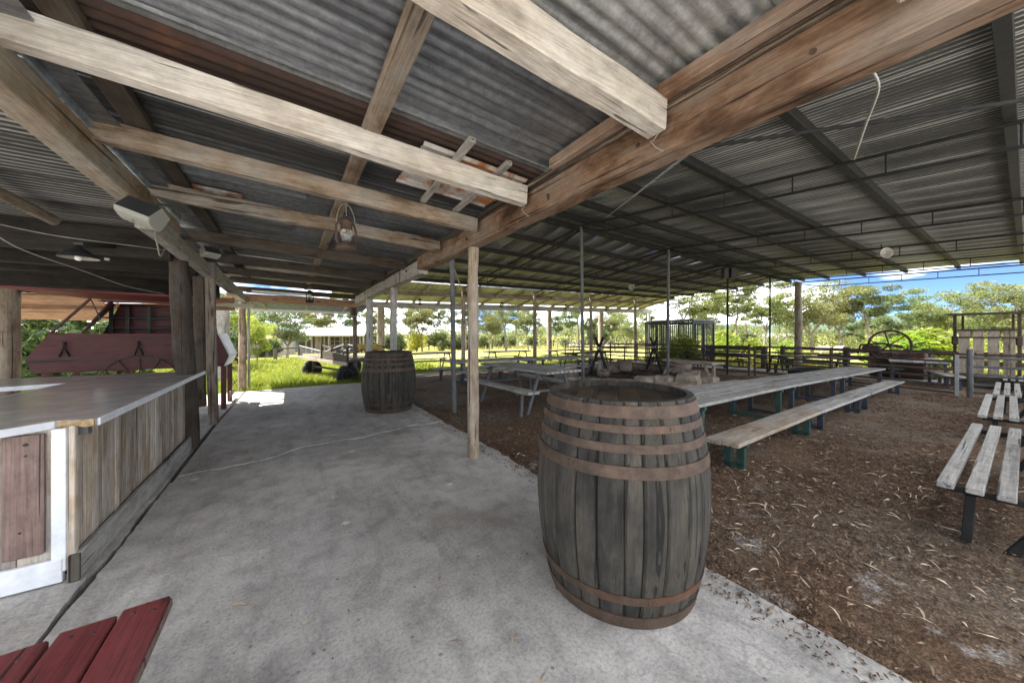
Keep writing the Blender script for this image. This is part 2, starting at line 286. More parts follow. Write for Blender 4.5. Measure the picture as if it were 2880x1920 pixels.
# ---------------------------------------------------------------- mesh helpers
class MB:
    def __init__(s): s.v = []; s.f = []; s.sm = []
    def add(s, vs, fs, smooth=False):
        n = len(s.v); s.v += [tuple(p) for p in vs]; s.f += [tuple(i+n for i in f) for f in fs]; s.sm += [smooth]*len(fs); return s
    def box(s, c, d, rot=None, ch=0.):
        """box with chamfered long edges; rot = Matrix 3x3"""
        hx, hy, hz = d[0]/2, d[1]/2, d[2]/2
        ch = min(ch, hx*.8, hy*.8, hz*.8)
        if ch <= 0:
            vs = [(x*hx, y*hy, z*hz) for x in (-1, 1) for y in (-1, 1) for z in (-1, 1)]
            fs = [(0, 1, 3, 2), (4, 6, 7, 5), (0, 4, 5, 1), (2, 3, 7, 6), (0, 2, 6, 4), (1, 5, 7, 3)]
        else:
            vs = []; idx = {}
            for x in (-1, 1):
                for y in (-1, 1):
                    for z in (-1, 1):
                        idx[(x, y, z)] = len(vs)
                        vs += [(x*hx, y*(hy-ch), z*(hz-ch)), (x*(hx-ch), y*hy, z*(hz-ch)), (x*(hx-ch), y*(hy-ch), z*hz)]
            I = lambda x, y, z, k: idx[(x, y, z)]+k
            fs = []
            for a in (-1, 1):
                q = [(-1, -1), (1, -1), (1, 1), (-1, 1)]
                for fl, k in ((lambda p, r: (a, p, r), 0), (lambda p, r: (r, a, p), 1), (lambda p, r: (p, r, a), 2)):
                    f = [I(*fl(p, r), k) for p, r in q]; fs.append(tuple(f if a > 0 else f[::-1]))
            for a in (-1, 1):
                for b in (-1, 1):
                    sgn = a*b > 0
                    for f in ([I(a, b, -1, 0), I(a, b, -1, 1), I(a, b, 1, 1), I(a, b, 1, 0)],
                              [I(-1, a, b, 1), I(-1, a, b, 2), I(1, a, b, 2), I(1, a, b, 1)],
                              [I(b, -1, a, 2), I(b, -1, a, 0), I(b, 1, a, 0), I(b, 1, a, 2)]):
                        fs.append(tuple(f if sgn else f[::-1]))
            for x in (-1, 1):
                for y in (-1, 1):
                    for z in (-1, 1):
                        f = [I(x, y, z, 0), I(x, y, z, 1), I(x, y, z, 2)]; fs.append(tuple(f if x*y*z > 0 else f[::-1]))
        c = Vector(c)
        vs = [c+(rot @ Vector(p) if rot else Vector(p)) for p in vs]
        return s.add(vs, fs)
    def bar(s, p, q, w, h, up=(0, 0, 1), ch=.004, seg=1, jit=0., r=None):
        """timber from p to q, w across, h deep, with wane and slight wander when seg > 1"""
        p, q = Vector(p), Vector(q); d = (q-p); L = d.length; d.normalize(); u = Vector(up)
        if abs(d.dot(u)) > .98: u = Vector((0, 1, 0))
        a = d.cross(u).normalized(); b = a.cross(d)
        vs = []; r = r or rnd
        sec = [(-w/2+ch, -h/2), (w/2-ch, -h/2), (w/2, -h/2+ch), (w/2, h/2-ch), (w/2-ch, h/2), (-w/2+ch, h/2), (-w/2, h/2-ch), (-w/2, -h/2+ch)]
        for i in range(seg+1):
            t = i/seg; o = p+d*(L*t)
            j = [(r.uniform(-jit, jit), r.uniform(-jit, jit)) for _ in range(2)]
            for k, (x, y) in enumerate(sec):
                jx = r.uniform(-jit, jit)*.5+j[0][0]; jy = r.uniform(-jit, jit)*.5+j[0][1]
                vs.append(o+a*(x+jx)+b*(y+jy))
        n = 8; fs = []
        for i in range(seg):
            for k in range(n): fs.append((i*n+k, i*n+(k+1) % n, (i+1)*n+(k+1) % n, (i+1)*n+k))
        fs.append(tuple(range(n))[::-1]); fs.append(tuple(seg*n+k for k in range(n)))
        return s.add(vs, fs)
    def tube(s, pts, rad, n=8, smooth=True, cap=True):
        pts = [Vector(p) for p in pts]; m = len(pts)
        rads = rad if isinstance(rad, (list, tuple)) else [rad]*m
        vs = []; prev = None
        for i in range(m):
            d = (pts[min(i+1, m-1)]-pts[max(i-1, 0)]).normalized()
            u = prev if prev is not None else (Vector((0, 0, 1)) if abs(d.z) < .9 else Vector((1, 0, 0)))
            a = d.cross(u)
            if a.length < 1e-4: a = d.cross(Vector((0, 1, .3)))
            a.normalize(); b = a.cross(d).normalized(); prev = b
            for k in range(n):
                th = 2*math.pi*k/n; vs.append(pts[i]+(a*math.cos(th)+b*math.sin(th))*rads[i])
        fs = [(i*n+k, i*n+(k+1) % n, (i+1)*n+(k+1) % n, (i+1)*n+k) for i in range(m-1) for k in range(n)]
        s.add(vs, fs, smooth)
        if cap:
            s.add([vs[k] for k in range(n)], [tuple(range(n))[::-1]]); s.add([vs[(m-1)*n+k] for k in range(n)], [tuple(range(n))])
        return s
    def lathe(s, prof, n=24, c=(0, 0, 0), smooth=True):
        vs = [(c[0]+r*math.cos(2*math.pi*k/n), c[1]+r*math.sin(2*math.pi*k/n), c[2]+z) for r, z in prof for k in range(n)]
        fs = [(i*n+k, i*n+(k+1) % n, (i+1)*n+(k+1) % n, (i+1)*n+k) for i in range(len(prof)-1) for k in range(n)]
        return s.add(vs, fs, smooth)
    def prism(s, poly, z0, z1):
        n = len(poly); vs = [(x, y, z0) for x, y in poly]+[(x, y, z1) for x, y in poly]
        return s.add(vs, [tuple(range(n))[::-1], tuple(range(n, 2*n))]+[(i, (i+1) % n, n+(i+1) % n, n+i) for i in range(n)])
    def mesh(s, name, mat):
        me = bpy.data.meshes.new(name); me.from_pydata([tuple(p) for p in s.v], [], s.f); me.materials.append(mat)
        me.polygons.foreach_set('use_smooth', s.sm); me.update(); return me
    def build(s, name, mat, parent=None): return link(name, s.mesh(name, mat), parent)
def link(name, me, parent=None, loc=None, rot=None):
    o = bpy.data.objects.new(name, me); COL.objects.link(o)
    if parent: o.parent = parent
    if loc is not None: o.location = loc
    if rot is not None: o.rotation_euler = rot
    return o
def tag(o, label=None, cat=None, group=None, kind=None):
    for k, v in (('label', label), ('category', cat), ('group', group), ('kind', kind)):
        if v: o[k] = v
    return o
def thing(name, label, cat, loc=(0, 0, 0), rz=0., group=None):
    o = bpy.data.objects.new(name, None); COL.objects.link(o); o.location = loc; o.rotation_euler = (0, 0, rz); o.empty_display_size = .2
    return tag(o, label, cat, group)
KIDS = {}
def dup(root, loc, rz=None, label=None, scale=None):
    """copy of a thing with its parts and their sub-parts"""
    def rec(o, par):
        c = o.copy(); COL.objects.link(c)
        if par: c.parent = par
        for ch in o.children: rec(ch, c)
        return c
    r = rec(root, None); r.location = loc
    if rz is not None: r.rotation_euler = (0, 0, rz)
    if scale: r.scale = (scale,)*3 if isinstance(scale, (int, float)) else scale
    if label: r['label'] = label
    return r
def rawmesh(name, V, Fc, mat, smooth=False):
    """fast mesh from numpy arrays; Fc is (n,3) or (n,4)"""
    me = bpy.data.meshes.new(name); k = Fc.shape[1]
    me.vertices.add(len(V)); me.vertices.foreach_set('co', np.asarray(V, np.float32).ravel())
    me.loops.add(Fc.size); me.loops.foreach_set('vertex_index', np.asarray(Fc, np.int32).ravel())
    me.polygons.add(len(Fc)); me.polygons.foreach_set('loop_start', np.arange(0, Fc.size, k, dtype=np.int32))
    me.polygons.foreach_set('use_smooth', np.full(len(Fc), smooth)); me.materials.append(mat); me.update(calc_edges=True); return me
# ================================================================ SETTING
def spaced(a, b, near, far, lo, hi):
    """grid lines: fine between lo and hi, growing outwards"""
    xs = list(np.arange(lo, hi+1e-6, near)); st = near
    x = lo
    while x > a: st = min(st*1.25, far); x -= st; xs.insert(0, x)
    st = near; x = xs[-1]
    while x < b: st = min(st*1.25, far); x += st; xs.append(x)
    return np.array(xs)
gx = spaced(-900, 1500, .14, 90, -6, 20); gy = spaced(-700, 1500, .14, 90, -1, 17)
XX, YY = np.meshgrid(gx, gy, indexing='ij')
ng = np.random.RandomState(3)
ZZ = -.02*np.maximum(0, np.minimum(np.hypot(XX, YY), 140)-6)-.028
fine = (XX > 2.3) & (XX < 22) & (YY > -2) & (YY < 14)
n2 = ng.rand(*XX.shape)
for _ in range(2): n2 = (n2+np.roll(n2, 1, 0)+np.roll(n2, 1, 1)+np.roll(n2, -1, 0)+np.roll(n2, -1, 1))/5
ZZ += fine*(n2-.5)*.09 + (np.sin(XX*.9)*np.cos(YY*.7+1))*.012*(XX > 3)
ZZ[(XX < 2.2) & (YY < 10.5) & (YY > -8)] -= .06
nx, ny = XX.shape
idx = np.arange(nx*ny).reshape(nx, ny)
Fq = np.stack([idx[:-1, :-1], idx[1:, :-1], idx[1:, 1:], idx[:-1, 1:]], -1).reshape(-1, 4)
tag(link('ground', rawmesh('ground', np.stack([XX, YY, ZZ], -1).reshape(-1, 3), Fq, M['ground'], True)), kind='structure')
def gh(x, y): return gz(x, y)-.03

# far wooded hills on the skyline
V = []; Fh = []
hm = plain('distant_forest_hills', (.055, .085, .07), .95, var=.5, scale=.01, spec=.1)
for k in range(181):
    a = math.radians(k*2.0); r = 2200
    h = 45+38*math.sin(a*3.1+1)+26*math.sin(a*7.3+2)+14*math.sin(a*17)
    for rr, z in ((r-500, -12), (r, h*.75), (r+300, h), (r+900, -20)): V.append((rr*math.cos(a), rr*math.sin(a), z))
for k in range(180):
    for j in range(3): Fh.append((k*4+j, (k+1)*4+j, (k+1)*4+j+1, k*4+j+1))
tag(link('hills', rawmesh('hills', np.array(V), np.array(Fh), hm, True)), kind='structure')

# concrete slab poured in three bays, ragged joints between them; a second slab under the bar
C1 = [(-.90, 4.43), (-.69, 4.54), (-.39, 4.57), (-.085, 4.67), (.174, 4.82), (.454, 4.83), (.75, 4.88), (.996, 4.94), (1.465, 5.02), (2.07, 5.06)]
C2 = [(-.90, 7.25), (-.6, 7.15), (-.3, 6.85), (-.06, 6.72), (.38, 6.9), (.8, 7.08), (1.25, 7.2), (2.07, 7.3)]
def wob(poly, n, amp, seed):
    r = random.Random(seed); out = []
    for (x0, y0), (x1, y1) in zip(poly[:-1], poly[1:]):
        for i in range(n):
            t = i/n; out.append((x0+(x1-x0)*t+r.uniform(-amp, amp)*.55, y0+(y1-y0)*t+r.uniform(-amp, amp)))
    out.append(poly[-1]); return out
def slab(poly, z, name='concrete_slab'):
    m = MB(); m.prism(poly, -.13, z); o = m.build(name, M['concrete']); tag(o, kind='structure'); return o
LJ = wob([(-.905, -9), (-.93, 2.55), (-.915, 3.43), (-.925, 4.43)], 14, .012, 1)
RE = wob([(2.07, 5.06), (2.09, 3.6), (2.06, 2.7), (2.04, 1.8), (2.08, 1), (2.08, -9)], 16, .045, 2)
C1w = wob(C1, 5, .012, 3); C2w = wob(C2, 5, .015, 4)
slab([(x, y) for x, y in LJ]+C1w+RE[1:], 0.)
C1n = [(x, y+.085+.035*math.sin(x*5)+.02*math.sin(x*13)) for x, y in C1w]
strip = [(x, y+.006) for x, y in C1w]+[(x, y-.006) for x, y in C1n[::-1]]
tag(MB().prism(strip, -.13, -.002).build('concrete_slab', M['concrete']), kind='structure')
slab(C1n+[(2.08, 7.3)]+C2w[::-1][1:]+[(-.905, 6.2)], .008)
C2n = [(x, y+.014) for x, y in C2w]
slab(C2n+wob([(2.07, 7.35), (2.06, 10.4)], 10, .02, 5)+wob([(2.06, 10.45), (.9, 10.5), (-.85, 10.42)], 8, .03, 6)+[(-.86, 8.9)], .002)
slab([(x-.03-.012*math.sin(y*7), y) for x, y in LJ]+[(-.96, 6.6), (-.9, 8.9), (-.88, 10.4), (-1.9, 10.3), (-7, 10.2), (-7, -3)], .004)

# ================================================================ TIMBER SHELTER
sh = thing('timber_shelter', 'old timber shelter with rusty corrugated iron roof over the concrete slab', 'shelter')
SHZ = lambda x: 2.745-.041*(x-.44)                 # underside of the iron
r1 = random.Random(11)
def S_(name, mb, mat, par=sh): return mb.build(name, mat, par)
# main beam over the slab edge, with plate
S_('main_beam', MB().bar((1.76, -.45, 2.48), (1.76, 5.2, 2.485), .17, .21, ch=.015, seg=16, jit=.006, r=r1), M['beam_y'])
S_('main_beam', MB().bar((1.765, 5.18, 2.44), (1.765, 12.0, 2.40), .15, .22, ch=.012, seg=14, jit=.005, r=r1), M['grey_y'])
S_('cleat_board', MB().bar((1.66, 6.2, 2.40), (1.665, 9.2, 2.385), .035, .17, ch=.004, seg=4, jit=.003), M['grey_y'])
S_('roof_plate', MB().bar((1.64, -.2, 2.645), (1.64, 1.92, 2.642), .10, .075, ch=.006, seg=8, jit=.004), M['beam_y'])
S_('roof_plate', MB().bar((1.72, 1.9, 2.625), (1.71, 12.0, 2.57), .09, .07, ch=.006, seg=10, jit=.004), M['dark_y'])
for k, (x, z) in enumerate(((1.72, 2.602), (1.70, 2.612))):
    S_('bark_strip', MB().bar((x, .2+k*.4, z), (x-.02, 1.6+k*.7, z+.004), .05, .012, ch=.002, seg=9, jit=.006), M['log_y'])
# left beams
S_('left_beam', MB().bar((-1.06, .12, 2.54), (-1.06, 5.15, 2.535), .13, .19, ch=.008, seg=10, jit=.004), M['rafter_y'])
S_('left_beam', MB().bar((-1.04, 4.2, 2.39), (-1.0, 7.6, 2.33), .11, .17, ch=.012, seg=8, jit=.006), M['grey_y'])
S_('left_beam', MB().bar((-.98, 6.7, 2.36), (-.92, 11.25, 2.26), .12, .19, ch=.01, seg=8, jit=.006), M['grey_y'])
S_('roof_plate', MB().bar((-.80, .12, 2.775), (-.80, 10.9, 2.72), .12, .055, ch=.004, seg=14, jit=.003), M['dark_y'])
S_('flashing', MB().bar((-.955, .12, 2.705), (-.95, 5.0, 2.70), .14, .012, ch=.002, seg=14, jit=.006), M['galv'])
S_('flashing', MB().bar((-1.01, .12, 2.69), (-1.0, 5.2, 2.69), .02, .05, ch=.002, seg=10, jit=.004), M['tank'])
# rafters across
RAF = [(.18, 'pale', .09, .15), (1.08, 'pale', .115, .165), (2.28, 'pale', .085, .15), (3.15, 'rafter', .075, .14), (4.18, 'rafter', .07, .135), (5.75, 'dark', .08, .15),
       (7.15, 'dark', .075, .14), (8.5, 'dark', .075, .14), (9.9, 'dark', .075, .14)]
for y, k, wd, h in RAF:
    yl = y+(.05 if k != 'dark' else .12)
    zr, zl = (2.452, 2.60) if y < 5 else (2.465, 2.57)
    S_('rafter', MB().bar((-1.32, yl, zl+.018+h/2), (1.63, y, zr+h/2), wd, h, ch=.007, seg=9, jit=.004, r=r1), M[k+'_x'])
# long batten under the iron, short patch battens
S_('batten', MB().bar((.44, .12, 2.693), (.435, 11.2, 2.65), .105, .05, ch=.005, seg=16, jit=.004, r=r1), M['rafter_y'])
for x, y0, y1 in ((1.0, 1.98, 3.12), (1.36, 2.1, 3.2)):
    S_('short_batten', MB().bar((x, y0, 2.655), (x+.06, y1, 2.645), .05, .035, ch=.003, seg=3, jit=.003), M['grey_y'])
# corrugated sheets, ribs running across the slab
def corr(length, ncor, amp=.0088, pitch=.0762, nl=8, ns=8, wave=.004, seed=0, along=0, thick=.0012):
    """corrugated sheet: length along axis `along` (0 = x), ribs repeated along the other, both skins"""
    r = np.random.RandomState(seed); nc = int(ncor*ns)+1
    u = np.linspace(-length/2, length/2, nl+1); c = np.arange(nc)/ns*pitch; c -= c.mean()
    U, Cc = np.meshgrid(u, c, indexing='ij')
    ph = np.arange(nc)/ns*2*math.pi
    Zs = amp*np.cos(ph)[None, :]+wave*(np.sin(U*2.1+r.rand()*6)*np.sin(Cc*5+r.rand()*6))
    P = np.stack([U, Cc, Zs], -1) if along == 0 else np.stack([-Cc, U, Zs], -1)
    P2 = P.copy(); P2[..., 2] += thick
    i = np.arange((nl+1)*nc).reshape(nl+1, nc)
    q = np.stack([i[:-1, :-1], i[1:, :-1], i[1:, 1:], i[:-1, 1:]], -1).reshape(-1, 4)
    return np.concatenate([P.reshape(-1, 3), P2.reshape(-1, 3)]), np.concatenate([q[:, ::-1], q+(nl+1)*nc])
sheetmesh = {}
for nm in ('galv', 'galvdark', 'galvnew', 'tank', 'blackiron'):
    V, Q = corr(2.95, 10.5, seed=len(nm)); sheetmesh[nm] = rawmesh('roof_sheet', V, Q, M[nm], True)
ang = math.atan(.041)
V, Q = corr(2.95, 4.5, seed=3); rustmesh = rawmesh('roof_sheet', V, Q, M['rusty'], True)
SH = [(.15, 'galvnew', 0), (.86, 'galvnew', 0), (1.655, 'galv', 0), (2.47, 'galvnew', 0), (2.31, 'rust', 0), (2.88, 'blackiron', 0), (3.6, 'galvdark', 0), (4.33, 'galv', 0), (5.07, 'galvdark', 0), (5.8, 'galvdark', 0), (6.54, 'galv', 0), (7.27, 'galvdark', 0), (8.0, 'galvdark', 0), (8.74, 'galvdark', 0), (9.47, 'galv', 0), (10.2, 'galvdark', 0), (10.95, 'galv', 0)]
for i, (y, k, tl) in enumerate(SH):
    dz = .004*(i % 2)-.008*max(0, y-4)
    if k == 'rust': dz -= .012
    tilt = r1.uniform(-.006, .006)
    if i == 3: dz += .014
    link('roof_sheet', rustmesh if k == 'rust' else sheetmesh[k], sh, (.28+r1.uniform(-.02, .02), y, SHZ(.28)+.012+dz), (tilt, ang, 0))
pm, pq = corr(.86, 11, seed=5, wave=.006, amp=.007, pitch=.07)
link('patch_sheet', rawmesh('patch_sheet', pm, pq, M['flaky'], True), sh, (1.2, 2.62, 2.675), (.02, ang+.01, 0))
for x, y, L_, nc, k in ((-.35, 3.75, 1.0, 6, 'galv'), (.75, 4.75, .9, 5, 'galvnew'), (-.3, 5.1, .7, 5, 'galvdark'), (.2, 6.35, 1.3, 6, 'galvnew'), (.9, 3.55, .8, 4, 'blackiron'), (-.1, 7.6, 1.2, 6, 'galv'), (-.62, 4.4, .5, 4, 'flaky')):
    pm, pq = corr(L_, nc, seed=int(x*10)+60, wave=.006)
    link('patch_sheet', rawmesh('patch_sheet', pm, pq, M[k], True), sh, (x, y, SHZ(x)-.016-.008*max(0, y-4)), (r1.uniform(-.01, .01), ang, r1.uniform(-.02, .02)))
pm, pq = corr(.5, 7, seed=6, wave=.006)
link('patch_sheet', rawmesh('patch_sheet', pm, pq, M['flaky'], True), sh, (1.35, 4.6, 2.662), (0, ang, .05))
for y, z in ((1.08, 2.44), (2.28, 2.44), (3.15, 2.45), (4.18, 2.45)):
    pts = [(1.62, y-.03, z+.02), (1.60, y, z-.03), (1.615, y+.03, z-.01), (1.64, y+.01, z-.05), (1.66, y-.02, z-.075)]
    S_('wire_tie', MB().tube(pts, .003, 5), M['wire'])
m = MB(); rb = random.Random(3)
for k in range(14):
    y = .5+k*.75+rb.uniform(-.1, .1); m.tube([(1.675, y, 2.47+rb.uniform(-.05, .05)), (1.664, y, 2.47)], .011, 8)
S_('bolt_heads', m, M['rusty'])
# posts
def logpost(x, y, z0, z1, r0, r1_, name='post', mat='log_z', par=sh, seed=0, n=14, lean=(0, 0)):
    r = random.Random(seed+int(x*100)); pts = []; rr = []
    for i in range(9):
        t = i/8; pts.append((x+lean[0]*t+r.uniform(-.008, .008), y+lean[1]*t+r.uniform(-.008, .008), z0+(z1-z0)*t)); rr.append((r0+(r1_-r0)*t)*r.uniform(.94, 1.05))
    m = MB().tube(pts, rr, n); 
    for i, v in enumerate(m.v[:9*n]): m.v[i] = (v[0]+r.uniform(-.004, .004), v[1]+r.uniform(-.004, .004), v[2])
    return m.build(name, M[mat], par)
logpost(1.76, 3.47, -.06, 2.375, .068, .058, seed=1)
S_('post', MB().bar((1.76, 6.95, -.06), (1.76, 6.95, 2.31), .115, .115, up=(0, 1, 0), ch=.008, seg=6, jit=.004), M['grey_z'])
logpost(1.77, 9.4, -.1, 2.30, .09, .085, seed=2, mat='grey_z')
S_('post', MB().bar((1.80, 11.8, -.2), (1.78, 11.8, 2.29), .12, .12, up=(0, 1, 0), ch=.008, seg=6, jit=.004), M['rafter_z'])
logpost(-1.0, 5.66, -.03, 2.47, .10, .092, seed=3, mat='dark_z', n=18, lean=(-.11, 0))
S_('post', MB().bar((-.96, 6.95, -.03), (-1.0, 6.95, 2.26), .115, .115, up=(0, 1, 0), ch=.008, seg=6, jit=.004), M['rafter_z'])
S_('post', MB().bar((-1.12, 7.02, .28), (-1.14, 7.02, 2.30), .13, .10, up=(0, 1, 0), ch=.008, seg=6, jit=.004), M['dark_z'])
logpost(-.94, 10.75, -.15, 2.2, .085, .075, seed=4, mat='rafter_z')
S_('post', MB().bar((-.83, 10.95, -.15), (-.83, 10.95, 2.2), .05, .09, up=(0, 1, 0), ch=.005, seg=4, jit=.003), M['grey_z'])
logpost(-1.55, 12.6, -.3, 2.35, .17, .165, seed=5, mat='grey_z')
S_('end_beam', MB().bar((-1.3, 11.2, 2.345), (1.85, 11.22, 2.30), .09, .21, ch=.006, seg=8, jit=.003), M['ply'])
S_('end_board', MB().bar((-1.3, 11.15, 2.56), (1.75, 11.15, 2.50), .04, .14, ch=.004, seg=4, jit=.003), M['dark_x'])
# awning at the far end: sheet, brackets, white gutter
V, Q = corr(3.4, 16, seed=9)
link('awning_sheet', rawmesh('awning_sheet', V, Q, M['tank'], True), sh, (.42, 11.85, 2.2), (-.12, 0, 0))
S_('gutter', MB().bar((-1.25, 12.45, 2.10), (2.0, 12.42, 2.08), .10, .075, ch=.01), M['white'])
for x in (-.55, .45, 1.5):
    S_('bracket', MB().bar((x, 11.3, 2.22), (x+.02, 12.4, 2.16), .05, .09, ch=.004), M['pale_y'])
S_('conduit', MB().tube([(-.9, 11.1, 2.47), (.3, 11.12, 2.43), (1.6, 11.12, 2.38)], .014, 8), M['cream'])
S_('junction_box', MB().box((1.42, 11.1, 2.40), (.16, .06, .09), ch=.008), M['cream'])
S_('fluorescent_tube', MB().bar((-.75, 10.7, 2.47), (.5, 10.72, 2.45), .07, .05, ch=.006), M['white'])

# ================================================================ STEEL SHED
sd = thing('steel_shed', 'wide open steel shed with pipe trusses and corrugated roof over the mulch', 'shed')
RID = 6.5
def ridz(x): return 4.36-.014*(x-6.5)
def nearz(x): return 3.76+.014*(x-6.5)             # at y = 0
def farz(x): return 3.54+.017*(x-6.5)              # at y = 13.6
def shz(x, y): return ridz(x)+(nearz(x)-ridz(x))*(RID-y)/RID if y <= RID else ridz(x)+(farz(x)-ridz(x))*(y-RID)/(13.6-RID)
BAYS = [2.5, 6.49, 10.46, 14.49, 18.5, 22.0]
YN, YF = -.22, 13.85
nearL = math.hypot(RID-YN, .7); farL = math.hypot(YF-RID, .9)
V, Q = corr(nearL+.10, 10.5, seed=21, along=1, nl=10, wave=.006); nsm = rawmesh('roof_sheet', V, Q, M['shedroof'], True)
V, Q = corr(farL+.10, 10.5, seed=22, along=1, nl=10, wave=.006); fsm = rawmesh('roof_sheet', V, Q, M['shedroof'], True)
x = .81; i = 0
r2 = random.Random(5)
while x < 22.2:
    for me, y0, y1 in ((nsm, YN, RID), (fsm, RID, YF)):
        z0, z1 = shz(x, y0), shz(x, y1)
        a = math.atan2(z1-z0, y1-y0)
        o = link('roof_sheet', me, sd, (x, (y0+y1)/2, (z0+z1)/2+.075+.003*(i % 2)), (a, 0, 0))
    x += .74; i += 1
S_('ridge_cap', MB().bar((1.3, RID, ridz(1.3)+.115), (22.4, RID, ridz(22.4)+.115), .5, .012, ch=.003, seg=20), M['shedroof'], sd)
for y in (.08, 1.45, 2.8, 4.05, 5.3, 6.25, 6.8, 8.0, 9.3, 10.6, 11.9, 13.2):
    m = MB(); seg = 5
    for a, b in zip(BAYS[:-1], BAYS[1:]):
        a2 = a if a > 3 else 1.4
        z = lambda x: shz(x, y)-.012
        m.bar((a2, y, z(a2)), (b, y, z(b)), .055, .13, ch=.006)
        m.bar((a2, y+.035, z(a2)-.06), (b, y+.035, z(b)-.06), .06, .01, ch=.002)
    S_('purlin', m, M['steel'], sd)
for bi, x in enumerate(BAYS):
    for y0, y1 in ((YN, RID), (RID, YF)):
        f = lambda y: shz(x, y)-.115
        g = lambda y: shz(x, y)-.115-(.27 if bi else .2)
        S_('top_chord', MB().tube([(x, y0, f(y0)), (x, y1, f(y1))], .026, 8), M['steel'], sd)
        ya, yb = (y0, y1-.9) if y0 < 1 else (y0+.9, y1)
        pts = [(x, ya, g(ya)), (x, yb, g(yb))]
        pts = pts+[(x, RID, f(RID)-.06)] if y0 < 1 else [(x, RID, f(RID)-.06)]+pts
        S_('bottom_chord', MB().tube(pts, .021, 8), M['steel'], sd)
        k = 0; yy = ya+.25
        while yy < yb:
            S_('strut', MB().tube([(x, yy, f(yy)), (x, yy, g(yy))], .011, 6), M['steel'], sd); yy += .98; k += 1
poleY = {2.5: 5.66}
for x in BAYS[1:-1]:
    S_('post', MB().tube([(x+(.09 if x < 7 else 0), RID+.02, gh(x, RID)-.3), (x, RID, ridz(x)-.15)], .043 if x < 12 else .036, 12), M['steelgrey'] if x < 12 else M['steel'], sd)
S_('post', MB().tube([(2.50, 5.66, -.3), (2.44, 5.68, 3.9)], .042, 12), M['steelgrey'], sd)
logpost(22.0, RID, -.9, 4.05, .17, .15, par=sd, seed=8, mat='rafter_z')
for x in BAYS[1:]:
    logpost(x, 13.75, -.7, farz(x)-.05, .098, .085, par=sd, seed=9, mat='log_z')
# braces, ties
S_('brace', MB().tube([(3.3, 2.43, 3.4), (5.45, -.2, 3.4)], .02, 8), M['steel'], sd)
S_('tie_rod', MB().tube([(2.2, 1.17, 2.6), (6.4, 5.56, 4.2)], .010, 6), M['galvpipe'], sd)
S_('brace', MB().tube([(2.46, 5.7, 2.68), (6.4, 13.6, 3.2)], .02, 8), M['galvpipe'], sd)
for x in (6.49, 10.46, 14.49):
    S_('brace', MB().tube([(x, 6.5, ridz(x)-.6), (x+3.9, 7.9, shz(x+3.9, 7.9)-.35)], .016, 6), M['steel'], sd)
    S_('brace', MB().tube([(x, 6.4, ridz(x)-.2), (x, 9.3, shz(x, 9.3)-.4)], .018, 6), M['steel'], sd)

# ================================================================ LEAN-TO VERANDAH BEYOND THE SHED
ve = thing('verandah', 'low timber verandah with pale iron roof beyond the steel shed', 'shelter')
def vuz(x): return 3.50+.0195*(x-4)
def vbz(x): return 3.16+.0265*(x-4)
def vfz(x): return 2.75+.0215*(x-4)
VU, VB, VF = 14.0, 15.0, 16.6                      # upper edge, beam, outer fascia
for nm, mat_, Y, zf, wd, h in (('beam', 'rafter_x', VB, vbz, .09, .18), ('fascia', 'grey_x', VF, vfz, .06, .30)):
    a, b = (1.9, 23.6) if nm == 'beam' else (2.1, 24.5)
    xs = np.linspace(a, b, 5)
    for p, q in zip(xs[:-1], xs[1:]):
        S_(nm, MB().bar((p, Y, zf(p)), (q, Y, zf(q)), wd, h, ch=.008, seg=4, jit=.003), M[mat_], ve)
V, Q = corr(2.72, 10.5, seed=31, along=1, nl=4); vsm = rawmesh('roof_sheet', V, Q, M['leanroof'], True)
x = 1.9
while x < 23.3:
    z0 = vuz(x); z1 = vfz(x)+.19
    link('roof_sheet', vsm, ve, (x, (VU+VF)/2, (z0+z1)/2+.02), (math.atan2(z1-z0, VF-VU), 0, 0)); x += .75
x = 2.6
while x < 23.3:
    S_('rafter', MB().bar((x, VU+.05, vuz(x)-.075), (x, VF-.04, vfz(x)+.105), .06, .11, ch=.005), M['rafter_y'], ve); x += 1.25
for k, px in enumerate((1071, 1545, 1690, 1825)):
    p = vp(px, 1); s = (VF+.1)/p[1]
    logpost(p[0]*s, VF+.1, -.9, vfz(p[0]*s)-.15, (.18, .165, .20, .12)[k], (.17, .155, .19, .12)[k], par=ve, seed=20+k, mat='log_z' if k < 3 else 'grey_z')
# ================================================================ BAR HUT AND COUNTER
bh = thing('bar_hut', 'dark bar hut roof of black beams and corrugated iron left of the slab', 'hut')
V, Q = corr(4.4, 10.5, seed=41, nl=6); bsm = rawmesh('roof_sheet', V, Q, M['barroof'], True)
y = 2.2
while y < 9.6:
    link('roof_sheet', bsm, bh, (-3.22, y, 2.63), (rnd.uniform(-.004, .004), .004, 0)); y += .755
for y, z, h, k in ((5.45, 2.42, .30, 'sooty_x'), (6.75, 2.42, .28, 'sooty_x'), (7.75, 2.45, .30, 'sooty_x'), (8.75, 2.26, .46, 'sooty_x')):
    S_('beam', MB().bar((-5.4, y, z), (-1.12, y, z+(.06 if y > 8 else -.03)), .12, h, ch=.01, seg=8, jit=.005), M[k], bh)
for x in (-1.95, -2.6, -3.9):
    S_('rafter', MB().tube([(x, 1.9, 2.55), (x+.02, 5.3, 2.52)], .05, 10), M['log_y'], bh)
for z, h, dy in ((2.02, .15, 0), (1.88, .12, .05)):
    S_('fascia_board', MB().bar((-5.0, 9.35+dy, z-.04), (-.95, 9.35+dy, z+.08), .03, h, ch=.004, seg=6, jit=.003), M['ply_x' if 0 else 'ply'], bh)
S_('awning_panel', MB().box((-4.1, 9.5, 1.86), (2.6, .9, .02), Matrix.Rotation(math.radians(-26), 3, 'X'), .003), M['ply'], bh)
